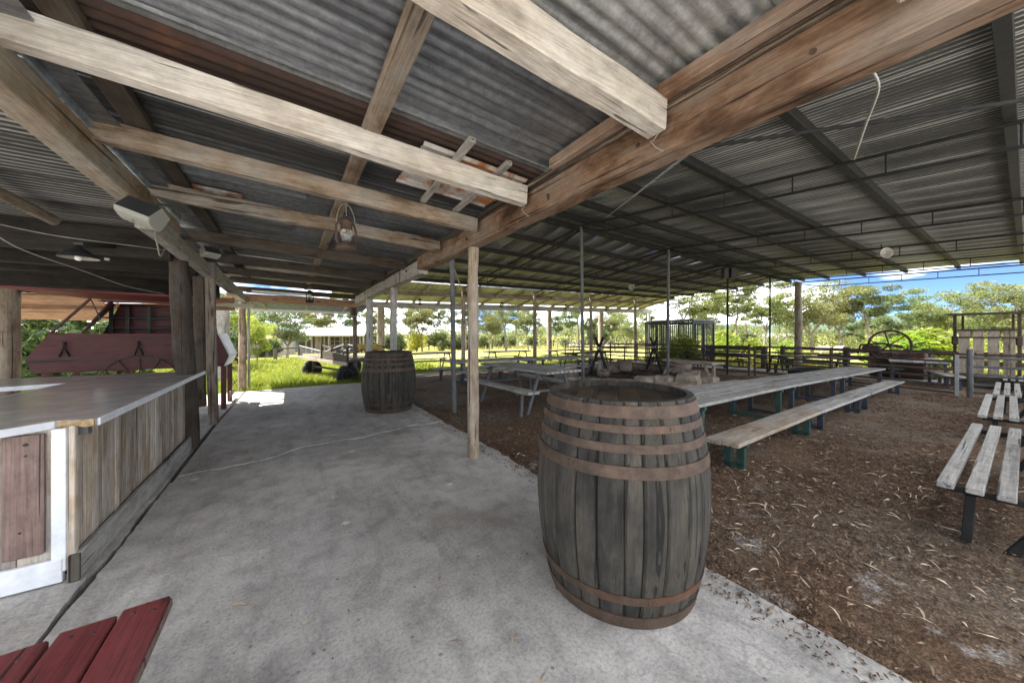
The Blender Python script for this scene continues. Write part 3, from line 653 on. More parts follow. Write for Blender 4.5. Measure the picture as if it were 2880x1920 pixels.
logpost(-3.68, 8.75, -.1, 2.1, .165, .155, par=bh, seed=31, n=18)
logpost(-5.2, 4.0, -.1, 2.5, .14, .13, par=bh, seed=32)

bc = thing('bar_counter', 'bar counter clad in weathered vertical planks with a chipped laminate top', 'counter', (-1.03, 2.98, 0))
bcl = lambda x, y, z: (x+1.03, y-2.98, z)
def pb(nm, c, d, mat, ch=.003): return MB().box(bcl(*c), d, None, ch).build(nm, M[mat], bc)
r3 = random.Random(21)
y = 3.0
while y < 5.56:                                          # planks along the slab
    wd = r3.choice((.055, .062, .07, .085)); wd = min(wd, 5.6-y)
    if wd < .03: break
    pb('plank', (-1.035+r3.uniform(-.003, .003), y+wd/2, .50+.0), (.02, wd-.003, .735), 'plank', .0025); y += wd
x = -1.10
while x > -2.6:                                          # planks on the return
    wd = .125; pb('plank', (x-wd/2, 3.02, .50), (wd-.003, .02, .73), 'plank', .003); x -= wd
pb('backing', (-1.075, 4.3, .45), (.03, 2.5, .86), 'dark_z'); pb('backing', (-1.9, 3.06, .45), (1.5, .03, .86), 'dark_z')
MB().bar(bcl(-1.0, 2.97, .083), bcl(-.985, 5.58, .083), .035, .15, ch=.006, seg=8, jit=.003).build('skirting', M['grey_y'], bc)
pb('skirting_end', (-1.003, 2.957, .083), (.045, .02, .15), 'dark_z')
pb('corner_board', (-1.065, 2.985, .47), (.055, .03, .80), 'white', .004)
pb('corner_board', (-1.02, 2.99, .45), (.03, .04, .86), 'plank', .004)
pb('bottom_board', (-1.85, 2.981, .08), (1.6, .03, .13), 'white', .004)
pb('board', (-1.19, 2.99, .52), (.14, .024, .66), 'pinkboard', .004)
m = MB()
for z in (.80, .74, .33): m.tube([bcl(-1.2+.02*(z > .7), 2.985, z), bcl(-1.2+.02*(z > .7), 2.972, z)], .009 if z > .78 else .005, 10)
m.build('bolt', M['rusty'], bc)
top = [(-.93, 2.985), (-.925, 6.05), (-1.8, 6.15), (-6, 6.2), (-6, 5.35), (-2.3, 5.2), (-1.86, 5.3), (-1.87, 4.2), (-2.6, 3.72), (-2.6, 2.78), (-1.23, 2.90), (-1.09, 3.03)]
top = [(x+1.03, y-2.98) for x, y in top]
MB().prism(top, .868, .905).build('countertop', M['top'], bc)
def strip(p, q, mat='white', nm='edge_strip', off=.006):
    p, q = bcl(*p, .886), bcl(*q, .886)
    MB().bar(p, q, .012, .042, ch=.002).build(nm, M[mat], bc)
strip((-.924, 3.0), (-.919, 6.05)); strip((-1.10, 3.022), (-1.235, 2.893)); strip((-1.235, 2.893), (-2.6, 2.772))
strip((-1.863, 4.2), (-1.855, 5.3)); strip((-1.86, 5.294), (-2.3, 5.194)); strip((-2.3, 5.194), (-6, 5.344))
MB().bar(bcl(-1.085, 3.02, .884), bcl(-.935, 2.978, .884), .012, .036, ch=.004, seg=8, jit=.004).build('broken_edge', M['chip'], bc)
MB().bar(bcl(-1.07, 3.04, .84), bcl(-.965, 3.02, .845), .03, .055, ch=.004).build('bearer', M['steelgrey'], bc)
pb('bearer', (-1.02, 4.4, .852), (.03, 2.6, .03), 'grey_y')
pb('shelf', (-2.6, 5.5, .55), (2.2, .3, .02), 'maroon_x')

# ================================================================ RED COACH-SHAPED KIOSK
kg = thing('kiosk_cart', 'red painted coach shaped kiosk cart with its hatch propped open behind the bar', 'cart', (-2.0, 8.6, 0))
def kq(nm, pts, mat, th=.02, mb=None):
    """a panel with thickness from four corners"""
    P = [Vector(p)-Vector((-2.0, 8.6, 0)) for p in pts]; n = (P[1]-P[0]).cross(P[3]-P[0]).normalized()*th
    m = mb or MB(); m.add([p for p in P]+[p+n for p in P], [(3, 2, 1, 0), (4, 5, 6, 7), (0, 1, 5, 4), (1, 2, 6, 5), (2, 3, 7, 6), (3, 0, 4, 7)])
    return m if mb else m.build(nm, M[mat], kg)
F0, F1 = 8.15, 9.15
prof = [(-3.15, -.98, .81), (-3.22, -.91, 1.0), (-3.0, -1.07, 1.40), (-2.6, -1.33, 1.93)]
kq('lower_panel', [(-3.15, F0, .81), (-.98, F0, .81), (-.91, F0, .985), (-3.22, F0, 1.0)], 'maroon_x')
kq('hatch_flap', [(-3.22, F0-.02, 1.012), (-.91, F0-.02, .998), (-1.07, F0+.0, 1.405), (-3.0, F0+.0, 1.395)], 'maroon_x')
kq('sill', [(-3.22, F0-.03, .995), (-.91, F0-.03, .982), (-.91, F0-.03, 1.0), (-3.22, F0-.03, 1.012)], 'black')
for zz, a in ((0, 0), (1, 1)):
    (l0, r0, z0), (l1, r1x, z1) = prof[zz], prof[zz+1]
    kq('end_panel', [(r0+.002, F0, z0), (r0+.002, F1, z0), (r1x+.002, F1, z1), (r1x+.002, F0, z1)], 'white')
    kq('end_panel', [(l0, F1, z0), (l0, F0, z0), (l1, F0, z1), (l1, F1, z1)], 'maroon_z')
kq('floor_panel', [(-3.1, F0, .80), (-1.0, F0, .80), (-1.0, F1, .80), (-3.1, F1, .80)], 'maroon_x')
kq('back_panel', [(-3.0, F1, .81), (-1.05, F1, .81), (-1.35, F1, 1.95), (-2.55, F1, 1.95)], 'maroon_x')
kq('roof_panel', [(-2.6, F0+.25, 1.93), (-1.33, F0+.25, 1.93), (-1.33, F1, 1.97), (-2.6, F1, 1.97)], 'maroon_x')
kq('side_panel', [(-2.98, F1-.02, 1.40), (-2.72, F0+.12, 1.40), (-2.45, F0+.22, 1.93), (-2.6, F1-.02, 1.93)], 'maroon_z')
kq('hatch_lid', [(-3.25, F0-.55, 2.02), (-.98, F0-.55, 1.985), (-1.25, F0+.2, 1.945), (-2.7, F0+.2, 1.965)], 'red_x', .03)
kq('hatch_lid', [(-.95, F0+.1, 1.955), (-.55, F0+.0, 1.935), (-.62, F1, 1.94), (-1.25, F1, 1.97)], 'cream', .02)
for z in (1.50, 1.68): MB().box((.05, .40, z), (1.5, .25, .02)).build('shelf', M['black'], kg)
for x in (-.62, -.42, -.15, .2, .42): MB().box((x, .38, 1.62), (.05, .03, .55)).build('shelf_upright', M['black'], kg)
for p, q in (((-3.0, F0, 1.40), (-2.62, F0+.05, 1.95)), ((-1.08, F0, 1.42), (-1.3, F0+.05, 1.93))):
    MB().bar([p[0]+2, p[1]-8.6, p[2]], [q[0]+2, q[1]-8.6, q[2]], .045, .03).build('prop', M['maroon_z'], kg)
MB().tube([(-.62, -.4, 1.97), (-.52, -.35, 1.62)], .008, 6).build('gas_strut', M['black'], kg)
for x in (-2.85, -2.06, -1.25):
    m = MB(); m.box((x+2, F0-8.6-.05, 1.24), (.035, .03, .08), None, .01); m.tube([(x+2-.05, F0-8.6-.05, 1.05), (x+2, F0-8.6-.06, 1.2), (x+2+.05, F0-8.6-.05, 1.05)], .014, 8)
    m.build('latch', M['steel'], kg)
for x, yb in ((-.99, F0+.06), (-1.0, F1-.05), (-3.05, F0+.06), (-3.05, F1-.05), (-2.3, F0+.4)):
    MB().bar((x+2, yb-8.6, .004), (x+2, yb-8.6, .83), .075, .075, up=(0, 1, 0), ch=.006).build('leg', M['maroon_z'], kg)
MB().box((1.02, .5, .16), (.02, .75, .13), None, .004).build('foot_board', M['pinkboard'], kg)
m = MB(); c = Vector((-.05, -.49, .55))
ring = [c+Vector((.48*math.cos(a), 0, .48*math.sin(a))) for a in np.linspace(.25, math.pi-.25, 20)]
m.tube(ring, .008, 6)
for a in np.linspace(.5, math.pi-.5, 5): m.tube([c, c+Vector((.48*math.cos(a), 0, .48*math.sin(a)))], .009, 6)
m.tube([c, c+Vector((0, .12, 0))], .04, 10); m.build('wheel_rim', M['rustparts'], kg)

# ================================================================ BARRELS
BH, BRIM, BBEL = 1.07, .395, .476
def brad(z): s = (z/BH-.5)*2; return BBEL-(BBEL-BRIM)*abs(s)**1.9
def make_barrel(label, loc, seed, dark):
    t = thing('wine_barrel', label, 'barrel', loc, seed*.7, 'old oak barrels standing on the slab')
    N = 26; r = random.Random(seed)
    ws = [r.uniform(.75, 1.25) for _ in range(N)]; tot = sum(ws); a0 = 0
    for wi in ws:
        a = wi/tot*2*math.pi; m = MB(); nz = 13; g = .0016
        vs = []; dr = r.uniform(-.003, .002)
        for i in range(nz):
            z = BH*i/(nz-1); R = brad(z)+dr; h = a/2-g/R
            for an, rr in ((-h, R-.012), (-h+.010/R, R-.001), (0, R+.0015), (h-.010/R, R-.001), (h, R-.012), (h, R-.032), (-h, R-.032)):
                vs.append((rr*math.cos(an), rr*math.sin(an), z+.003))
        n = 7; fs = [(i*n+k, i*n+(k+1) % n, (i+1)*n+(k+1) % n, (i+1)*n+k) for i in range(nz-1) for k in range(n)]
        fs += [tuple(range(n))[::-1], tuple((nz-1)*n+k for k in range(n))]
        m.add(vs, fs); me = m.mesh('stave', M['stave']); link('stave', me, t, None, (0, 0, a0+a/2)); a0 += a
    for z0, z1 in ((1.0, 1.056), (.934, .968), (.846, .886), (.734, .790), (.137, .18), (.004, .068)):
        m = MB(); pr = []
        ex = r.uniform(.001, .003)
        for k in range(4): z = z0+(z1-z0)*k/3; pr.append((brad(z)+.0045+ex, z))
        pr = [(brad(z0)-.004, z0)]+pr+[(brad(z1)-.004, z1)]
        m.lathe(pr, 96, smooth=False); a = r.uniform(0, 6.28)
        for q in (0, .05): 
            for zz in (.35, .65):
                z = z0+(z1-z0)*zz; R = brad(z)+.006; m.lathe([(0.0, .003), (.006, .002), (.007, 0)], 8, (0, 0, 0)); n = 24
                for i in range(len(m.v)-n, len(m.v)):
                    v = Vector(m.v[i]); v = Matrix.Rotation(a+q, 3, 'Z') @ Vector((R+v.z, v.x, z+v.y)); m.v[i] = tuple(v)
        m.build('hoop', M['hoop'], t)
    hz = BH-.034; y = -.36
    for k in range(6):                                    # head boards, just inside the chime
        w_ = .12; m = MB(); poly = []
        for s in np.linspace(y+.001, y+w_-.001, 7):
            h = math.sqrt(max(0, .362**2-s*s)); poly.append((h, s))
        P = [(x, s) for x, s in poly]+[(-x, s) for x, s in poly[::-1]]
        zz = hz+r.uniform(-.003, .002); m.prism(P, zz-.025, zz); m.build('head_board', M['head'], t); y += w_
    m = MB(); m.tube([(BBEL-.012, 0, .40), (BBEL+.003, 0, .40)], .026, 16); o = m.build('bung', M['stave'], t); o.rotation_euler = (0, 0, (.6 if seed == 1 else -2.45)-seed*.7)
    return t
make_barrel('large oak barrel with rusty hoops nearest on the slab beside the mulch edge', (1.63, 1.33, 0), 1, 0)
make_barrel('darker oak barrel standing further along the slab by the square timber post', (1.57, 6.52, 0), 2, 1)

# ================================================================ TABLES AND BENCHES
def set_on(t, loc, rz=0): t.location = loc; t.rotation_euler = (0, 0, rz)
def aframe(label, L=2.2, top=True, nt=8, topw=.86, zt=.76, zb=.45, seat_y=.70, wood_='grey_x', steel='steelgrey', group=None, gap=.022, seatn=2, seatw=.28, inset=.32):
    """A-frame picnic table, long side on x"""
    t = thing('picnic_table', label, 'picnic table', group=group)
    bw = topw/nt
    if top:
        for k in range(nt): MB().box((rnd.uniform(-.008, .008), -topw/2+bw*(k+.5), zt-.02), (L, bw-gap, .042), None, .005).build('plank', M[wood_], t)
    sw = seatw/seatn
    for s in (-1, 1):
        for k in range(seatn): MB().box((rnd.uniform(-.01, .01), s*seat_y+(k-(seatn-1)/2)*sw, zb-.02), (L, sw-gap*1.3, .042), None, .005).build('seat_plank', M[wood_], t)
    for x in (-L/2+inset, L/2-inset):
        m = MB()
        if top: m.bar((x, -topw/2+.05, zt-.065), (x, topw/2-.05, zt-.065), .05, .045)
        m.bar((x, -seat_y-.12, zb-.062), (x, seat_y+.12, zb-.062), .04, .04); m.build('crossbar', M[steel], t)
        for s in (-1, 1):
            MB().bar((x+.03, s*(topw/2-.12), zt-.08), (x+.03, s*(seat_y-.12), -.05), .05, .05, up=(1, 0, 0)).build('leg', M[steel], t)
            MB().bar((x-.02, s*(seat_y+.02), zb-.08), (x-.02, s*(seat_y+.04), -.05), .045, .045, up=(1, 0, 0)).build('leg', M[steel], t)
        e = 1 if x < 0 else -1
        if top: MB().tube([(x, 0, zb-.06), (x+e*.5, 0, zt-.05)], .009, 6).build('brace', M[steel], t)
    return t
t = aframe('slatted grey picnic table just behind the round timber post', 2.25)
set_on(t, (4.05, 5.62, gh(4, 5.6)+.03), math.pi/2+.03)

PGR = 'three slat bench tables in a row along the right'
def rightbench(label, L):
    return aframe(label, L, True, 5, .7, .72, .395, .70, 'grey_x', 'steel', PGR, .035, 3, .36, .13)
t0 = rightbench('bench table at the right edge with thick weathered slats, nearest of its row', 2.75); set_on(t0, (5.13, -.51, gh(5, 0)+.02), 0)
for xc, lb in ((9.1, 'weathered slatted bench table, second of the right hand row'), (12.7, 'weathered slatted bench table just before the yard gate, third in its row'), (17.8, 'slatted bench table out on the grass past the yard gate')):
    dup(t0, (xc, -.47, gh(xc, 0)+.02), .015, lb)

def ulegtable(label, L, W, n, z, leg='navyleg', cat='long table', name='long_table', wd='grey_x', nl=2, gap=.016, tone=None, group=None):
    t = thing(name, label, cat, group=group); bw = W/n
    for k in range(n): MB().bar((-L/2+rnd.uniform(-.02, .02), -W/2+bw*(k+.5), z-.022+rnd.uniform(-.002, .002)), (L/2+rnd.uniform(-.02, .02), -W/2+bw*(k+.5), z-.022), bw-gap, .042, ch=.004, seg=5, jit=.0015).build('plank', M[wd], t)
    for i in range(nl):
        x = -L/2+.3+(L-.6)*i/(nl-1)
        for s in (-1, 1): MB().bar((x, s*(W/2-.09), -.04), (x, s*(W/2-.09), z-.05), .075, .05, up=(1, 0, 0), ch=.003).build('leg', M[leg], t)
        MB().bar((x, -W/2+.06, .02), (x, W/2-.06, .02), .05, .05, ch=.003).build('runner', M[leg], t)
        MB().bar((x, -W/2+.03, z-.072), (x, W/2-.03, z-.072), .06, .05, ch=.003).build('crossbar', M[leg], t)
    return t
G1 = 'long low plank tables end to end'
tone = ((3.92, 7.0, 'greenleg', 'low plank table with green legs touching the near barrel, first of a line', 4), (7.04, 10.15, 'navyleg', 'middle low plank table of the line with dark legs', 3), (10.2, 14.7, 'navyleg', 'far low plank table of the line nearest the gate', 3))
for a, b, lg, lb, n in tone:
    xm = (a+b)/2; sl = math.atan((gh(b, 2.5)-gh(a, 2.5))/(b-a))
    t = ulegtable(lb, b-a, .86 if n == 4 else .80, n, .565, lg, group=G1); t.location = (xm, 2.56+.012*(xm-5), gh(xm, 2.5)+.02); t.rotation_euler = (0, -sl, .015)
G2 = 'low plank benches beside the long tables'
for a, b, lg, lb in ((3.68, 6.35, 'greenleg', 'brown two plank bench with green legs, nearest beside the long low tables'), (6.4, 9.25, 'navyleg', 'middle grey plank bench beside the long low tables'), (9.3, 13.5, 'navyleg', 'far pale plank bench beside the long low tables')):
    xm = (a+b)/2; sl = math.atan((gh(b, 1.7)-gh(a, 1.7))/(b-a))
    t = ulegtable(lb, b-a, .31, 2, .315, lg, 'bench', 'plank_bench', 'beam_x' if a < 4 else 'grey_x', 2, .006, group=G2); t.location = (xm, 1.74+.022*(xm-5), gh(xm, 1.7)+.02); t.rotation_euler = (0, -sl, .02)
    if a < 4:
        for c in t.children:
            if c.name.startswith('plank'): c.data.materials[0] = M['rafter_x']
t = ulegtable('far side bench hidden behind the long low tables', 7.5, .30, 2, .30, 'navyleg', 'bench', 'plank_bench', 'grey_x', 4, .006, group=G2); t.location = (9.2, 3.55, gh(9, 3.5)+.02); t.rotation_euler = (0, .012, .015)
for a, b, y, lb in ((4.2, 7.4, 10.0, 'long grey plank table behind the picnic table, its left half'), (7.45, 11.2, 10.05, 'long grey plank table behind the picnic table, its right half')):
    xm = (a+b)/2; t = ulegtable(lb, b-a, .85, 4, .66, 'navyleg', group='long tables by the far eave'); t.location = (xm, y, gh(xm, y)); t.rotation_euler = (0, .013, 0)
for a, b, y, z, lb in ((3.95, 8.2, 10.72, .40, 'pale plank bench behind the long table by the far eave'), (4.1, 7.3, 9.3, .38, 'plank bench before the long table by the far eave, left'), (7.4, 11, 9.35, .38, 'plank bench before the long table by the far eave, right')):
    xm = (a+b)/2; t = ulegtable(lb, b-a, .28, 2, z, 'navyleg', 'bench', 'plank_bench', 'grey_x', 3, .006, group='benches by the far eave'); t.location = (xm, y, gh(xm, y)); t.rotation_euler = (0, .013, 0)
GG = 'picnic tables on the lawn beyond the verandah'
pa = aframe('picnic table on the lawn behind the darker barrel', 2.6, group=GG, wood_='dark_x', steel='steel'); set_on(pa, (5.4, 15.4, gh(5.4, 15.4)-.02))
for xc, yc, lb in ((10.0, 15.6, 'picnic table on the lawn in the middle, between verandah posts'), (14.3, 15.7, 'picnic table on the lawn furthest towards the dark cage'), (12.2, 11.9, 'picnic table under the far eave beyond the cooking fire')):
    dup(pa, (xc, yc, gh(xc, yc)-.02), 0, lb)
GY = 'picnic tables behind the pipe fence'
for xc, yc, rz, lb in ((18.6, 7.2, 1.4, 'picnic table behind the pipe fence left of the log post'), (18.0, 4.9, 1.45, 'picnic table behind the pipe fence right of the log post'), (17.3, 10.4, 1.5, 'picnic table behind the pipe fence near the dark cage')):
    c = dup(pa, (xc, yc, gh(xc, yc)-.03), rz, lb); c['group'] = GY
t = ulegtable('wide low board table behind the yard gate', 3.0, 1.3, 5, .78, 'navyleg', 'table', 'board_table'); set_on(t, (18.6, 2.2, gh(18.6, 2.2)), .18)
for xc, yc, lb in ((17.2, 1.45, 'low bench in front of the wide board table behind the gate'), (20.0, 3.0, 'low bench on the far side of the wide board table')):
    t = ulegtable(lb, 2.3, .4, 2, .42, 'navyleg', 'bench', 'plank_bench'); set_on(t, (xc, yc, gh(xc, yc)), .3)
# maroon slatted bench in the near left corner
t = thing('slatted_bench', 'dark red painted slatted bench in the near left corner', 'bench', (-.6, 1.0, 0))
for k, (x, w_, ye) in enumerate(((.185, .118, .72), (.055, .125, .695), (-.085, .13, .675), (-.225, .13, .66), (-.36, .13, .66))):
    m = MB(); m.bar((x+.006*k, -1.0, .43+.002*(k % 2)), (x, ye, .43+.002*(k % 2)), w_, .035, ch=.004, seg=8, jit=.0012); m.build('slat', M['red_y'], t)
MB().bar((.249, -1.0, .425), (.246, .715, .425), .007, .028, ch=.002, seg=14, jit=.0022).build('worn_edge', M['pinkboard'], t)
m = MB()
for x, ye in ((.185, .68), (.055, .655), (-.085, .64)):
    for dx in (-.025, .03): m.lathe([(0, .0035), (.006, .003), (.007, 0)], 8, (x+dx, ye-.02*(dx > 0), .447))
m.build('screw_heads', M['rusty'], t)
for y in (-.7, .35):
    MB().box((-.09, y, .39), (.55, .07, .04), None, .004).build('bearer', M['dark_x'], t)
    for x in (-.3, .12): MB().box((x, y, .195), (.07, .07, .37), None, .004).build('leg', M['dark_z'], t)
# ================================================================ COOKING FIRE
fp = thing('fire_pit', 'fire pit walled with rough sandstone blocks under the steel shed', 'fire pit', (10, 7.2, gh(10, 7.2)))
def rock(c, d, seed, rz=0):
    bm = bmesh.new(); bmesh.ops.create_cube(bm, size=1); bmesh.ops.subdivide_edges(bm, edges=bm.edges, cuts=2, use_grid_fill=True)
    r = random.Random(seed)
    for v in bm.verts:
        f = 1-.07*max(0, sum(abs(x) > .4 for x in v.co)-1)
        v.co = Vector((v.co.x*d[0]*f, v.co.y*d[1]*f, v.co.z*d[2]*f))+Vector([r.uniform(-1, 1)*min(d)*.07 for _ in range(3)])
        v.co = Matrix.Rotation(rz, 3, 'Z') @ v.co+Vector(c)
    me = bpy.data.meshes.new('stone'); bm.to_mesh(me); bm.free(); me.materials.append(M['stone']); return me
ST = [(8.15, 9.0, .13, .6, .55), (8.05, 8.35, .12, .6, .5), (8.2, 7.75, .12, .6, .5), (8.5, 7.2, .13, .55, .5), (8.75, 6.75, .15, .5, .5), (9.05, 6.35, .28, .62, .5), (9.35, 5.95, .31, .6, .55), (9.75, 5.45, .40, .75, .6),
      (10.6, 5.5, .22, .5, .7), (11.3, 5.7, .2, .5, .6), (12.0, 6.1, .2, .5, .6), (12.5, 6.9, .2, .6, .5), (12.7, 7.6, .2, .6, .5), (9.15, 5.35, .16, .9, .5), (8.9, 9.5, .13, .6, .5), (9.7, 9.8, .13, .7, .5), (11.3, 9.6, .14, .7, .5)]
for k, (x, y, h, a, b) in enumerate(ST):
    link('stone', rock((x-10, y-7.2, h/2-.03), (a, b, h+.06), k, rnd.uniform(-.5, .5)), fp)
m = MB()
rr = random.Random(4)
for k in range(26):
    a = rr.uniform(0, 6.28); c = Vector((rr.uniform(-.3, 1.8), rr.uniform(-.3, 1.4), rr.uniform(.02, .12))); d = Vector((math.cos(a), math.sin(a), rr.uniform(-.1, .2)))*rr.uniform(.2, .5)
    m.tube([c-d, c+d], rr.uniform(.02, .05), 6)
o = m.build('burnt_wood', M['dark_x'], fp); o['kind'] = 'stuff'
def spit(label, feet, zt, zx):
    t = thing('spit_support', label, 'spit stand', (feet[0][0], feet[0][1], gh(*feet[0])), 0, 'crossed pole spit stands at the fire')
    a, b = [Vector((x, y, gh(x, y)-.1)) for x, y in feet]; o = Vector(t.location); m_ = (a+b)/2
    h = Vector((0, 0, zt-a.z)); k = (zx-a.z)/(zt-a.z)
    for p, q in ((a, b), (b, a)):
        x = Vector((m_.x, m_.y, zx)); e = p+(x-p)*(1/k)
        MB().tube([p-o, x-o, e-o], [.052, .048, .045], 10).build('pole', M['sooty_z'], t)
    MB().tube([m_-o+Vector((-.07, 0, zx-m_.z)), m_-o+Vector((.07, 0, zx-m_.z))], .06, 8).build('lashing', M['wire'], t)
spit('crossed poles of the spit stand left of the iron pots', ((9.59, 9.22), (9.64, 8.22)), 1.27, .86)
spit('crossed poles of the spit stand right of the iron pots', ((13.5, 9.5), (12.5, 8.0)), 1.24, .83)
tag(MB().tube([(9.62, 8.72, .90), (11.3, 8.75, .88), (13.05, 8.78, .87)], .028, 8).build('spit_bar', M['rusty']), 'long iron bar laid across the two crossed spit stands', 'spit bar')
def pot(label, c, r, h, legs=0, bail=0, lid=0, rim=.012):
    t = thing('camp_oven', label, 'pot', c, 0, 'cast iron pots at the fire')
    m = MB().lathe([(0, 0), (r*.80, .0), (r*.9, .02), (r*.98, h*.5), (r*1.0, h), (r+rim, h), (r+rim, h+.012), (r-.01, h+.012), (r-.02, h*.5), (r*.7, .03), (0, .03)], 24); m.build('bowl', M['castiron'], t)
    for k in range(legs):
        a = 2*math.pi*k/legs+.4; MB().tube([(r*.75*math.cos(a), r*.75*math.sin(a), .01), (r*.85*math.cos(a), r*.85*math.sin(a), -.07)], .014, 6).build('foot', M['castiron'], t)
    if bail: MB().tube([(r*math.cos(a)*.98*RX, r*math.cos(a)*.98*RY, h+bail*math.sin(a)) for a in np.linspace(0, math.pi, 14)], .007, 6).build('handle', M['steel'], t)
    for s in (-1, 1): MB().box((s*r*1.03*RX, s*r*1.03*RY, h-.03), (.04, .04, .03), None, .006).build('lug', M['castiron'], t)
    return t
pot('largest cast iron pot hanging by its wire handle from the spit chain', (10.4, 8.2, .03), .27, .37, 0, .22)
pot('wide shallow iron pot left of the hanging pot', (9.9, 8.55, .05), .25, .25, 3)
pot('small iron pot on the ground before the wide shallow pot', (9.0, 7.9, -.02), .17, .19, 3)
pot('round camp oven standing on the tallest sandstone block', (9.72, 5.55, .365), .215, .18, 4)
m = MB()
for k in range(11): m.lathe([(.018, -.03), (.026, 0), (.018, .03)], 6, (10.4, 8.2, .86-k*.042))
tag(m.build('pot_chain', M['steel']), 'iron chain from the spit bar to the hanging pot', 'chain')
t = thing('milk_can', 'upright pale metal can leaning by the left spit stand', 'can', (9.75, 8.75, gh(9.75, 8.75)))
MB().lathe([(0, 0), (.14, 0), (.14, .38), (.08, .48), (.10, .56), (0, .56)], 20).build('can_body', M['galvpipe'], t); MB().lathe([(.02, .56), (.11, .57), (.03, .60), (0, .60)], 16).build('lid', M['galvpipe'], t)
t = thing('stump_table', 'rustic table of thick slab wood on splayed pole legs beside the fire', 'rustic table', (11.6, 6.6, gh(11.6, 6.6)))
m = MB(); m.bar((.22, .75, .60), (.1, -1.05, .60), .75, .07, ch=.02, seg=6, jit=.02); m.build('tabletop', M['log_y'], t)
for x, y, fx, fy in ((-.15, -.75, -1.6, -1.3), (.35, -.8, -.9, -1.2), (-.1, .5, -.5, .7), (.4, .5, .6, .7)):
    MB().tube([(x, y, .57), (fx*.5, fy, -.03)], [.045, .05], 8).build('leg', M['log_z'], t)
MB().tube([(-.65, -1.2, .15), (-.35, -1.1, .17)], .03, 8).build('stretcher', M['log_x'], t)

# ================================================================ FENCES, GATE
def pipefence(name, label, cat, posts, zs, rails_r=.03, mat='steelgrey', posth=1.2, railmat=None, pr=.04):
    t = thing(name, label, cat, (posts[0][0], posts[0][1], gh(*posts[0]))); o = Vector(t.location)
    P = [Vector((x, y, gh(x, y))) for x, y in posts]
    for p in P: MB().tube([p-o-Vector((0, 0, .15)), p-o+Vector((0, 0, posth))], pr, 10).build('post', M[mat], t)
    for a, b in zip(P[:-1], P[1:]):
        for z in zs: MB().bar(a-o+Vector((0, 0, z)), b-o+Vector((0, 0, z)), .035, .06, ch=.012).build('rail', M[railmat or mat], t)
    return t
ZS = (.14, .33, .52, .72, .93, 1.13)
pipefence('pipe_fence', 'brown steel rail yard fence behind the fire pit and long tables', 'fence', ((14.75, 16.2), (14.8, 12.6), (14.85, 9.2), (14.84, 5.9)), ZS, mat='rustparts', posth=1.22)
pipefence('panel_fence', 'steel rail yard panel behind the low plank tables', 'fence panel', ((14.95, 5.75), (14.75, 3.5)), ZS, mat='rustparts', posth=1.16)
pipefence('panel_fence', 'steel rail yard panel right of the gate post at the picture edge', 'fence panel', ((14.15, .78), (14.1, -2.6), (14, -6)), (.14, .34, .56, .78, 1.0), mat='steelgrey', posth=1.2, pr=.055)
g = thing('yard_gate', 'steel rail yard gate with a whitish end post left of the thick post', 'gate', (14.14, .96, gh(14, 1)))
MB().box((0, .02, .53), (.05, .07, 1.05), None, .008).build('end_post', M['galvpipe'], g); MB().box((.35, 2.5, .56), (.05, .05, 1.08), None, .006).build('end_post', M['rustparts'], g)
for z in ZS: MB().bar((0, .05, z-.05), (.35, 2.5, z-.02), .03, .055, ch=.01).build('rail', M['rustparts'], g)
MB().tube([(.0, .0, .9), (-.03, -.09, .9), (-.03, -.09, .65), (0, 0, .65)], .010, 6).build('latch', M['galvpipe'], g)
MB().tube([(0, .02, .40), (.0, -.17, .40)], .018, 6).build('chain', M['steel'], g)
for y0, y1, x0, x1, lb in ((12.8, 7.5, 21.0, 20.6, 'dark timber rail fence between the cage and the yard corner'), (4.6, -5, 21.6, 20.6, 'dark timber rail fence behind the flywheel machine')):
    t = thing('timber_fence', lb, 'fence', (x0, y0, gh(x0, y0)))
    n = 2 if y0 > 6 else 4
    pts = [(x0+(x1-x0)*i/n-x0, (y1-y0)*i/n) for i in range(n+1)]
    for k, (x, y) in enumerate(pts): MB().bar((x, y, -.2), (x, y, 1.12+.03*(k % 2)), .26, .22, up=(0, 1, 0), ch=.03, seg=4, jit=.01).build('post', M['dark_z'], t)
    for a, b in zip(pts[:-1], pts[1:]):
        for z in (1.0, .66): MB().bar((a[0]-.13, a[1], z), (b[0]-.13, b[1], z), .07, .17, ch=.01, seg=3, jit=.008).build('rail', M['dark_y'], t)
g = thing('timber_gate', 'dark timber gate with a diagonal brace beside the log post', 'gate', (22.6, 7.3, gh(22.6, 7.3)))
for z in (.98, .60, .3): MB().bar((0, 0, z), (1.2, -3.0, z-.02), .05, .12, ch=.006).build('rail', M['dark_y'], g)
MB().bar((0.05, -.1, .35), (1.1, -2.9, .95), .04, .11, ch=.006).build('brace', M['dark_y'], g)
for p in ((0, .05), (1.25, -3.1)): MB().bar((*p, -.2), (*p, 1.12), .2, .2, up=(0, 1, 0), ch=.02).build('post', M['dark_z'], g)
t = thing('cattle_rails', 'pale rail fence panel seen between the crossed poles', 'fence', (17.5, 15.8, gh(17, 15)))
for z in (.5, .8, 1.1): MB().bar((0, 0, z), (3.6, -3.2, z), .04, .06, ch=.01).build('rail', M['log_x'], t)
for p in ((0, 0), (1.8, -1.6), (3.6, -3.2)): MB().bar((*p, -.2), (*p, 1.2), .07, .07, up=(0, 1, 0)).build('post', M['log_z'], t)

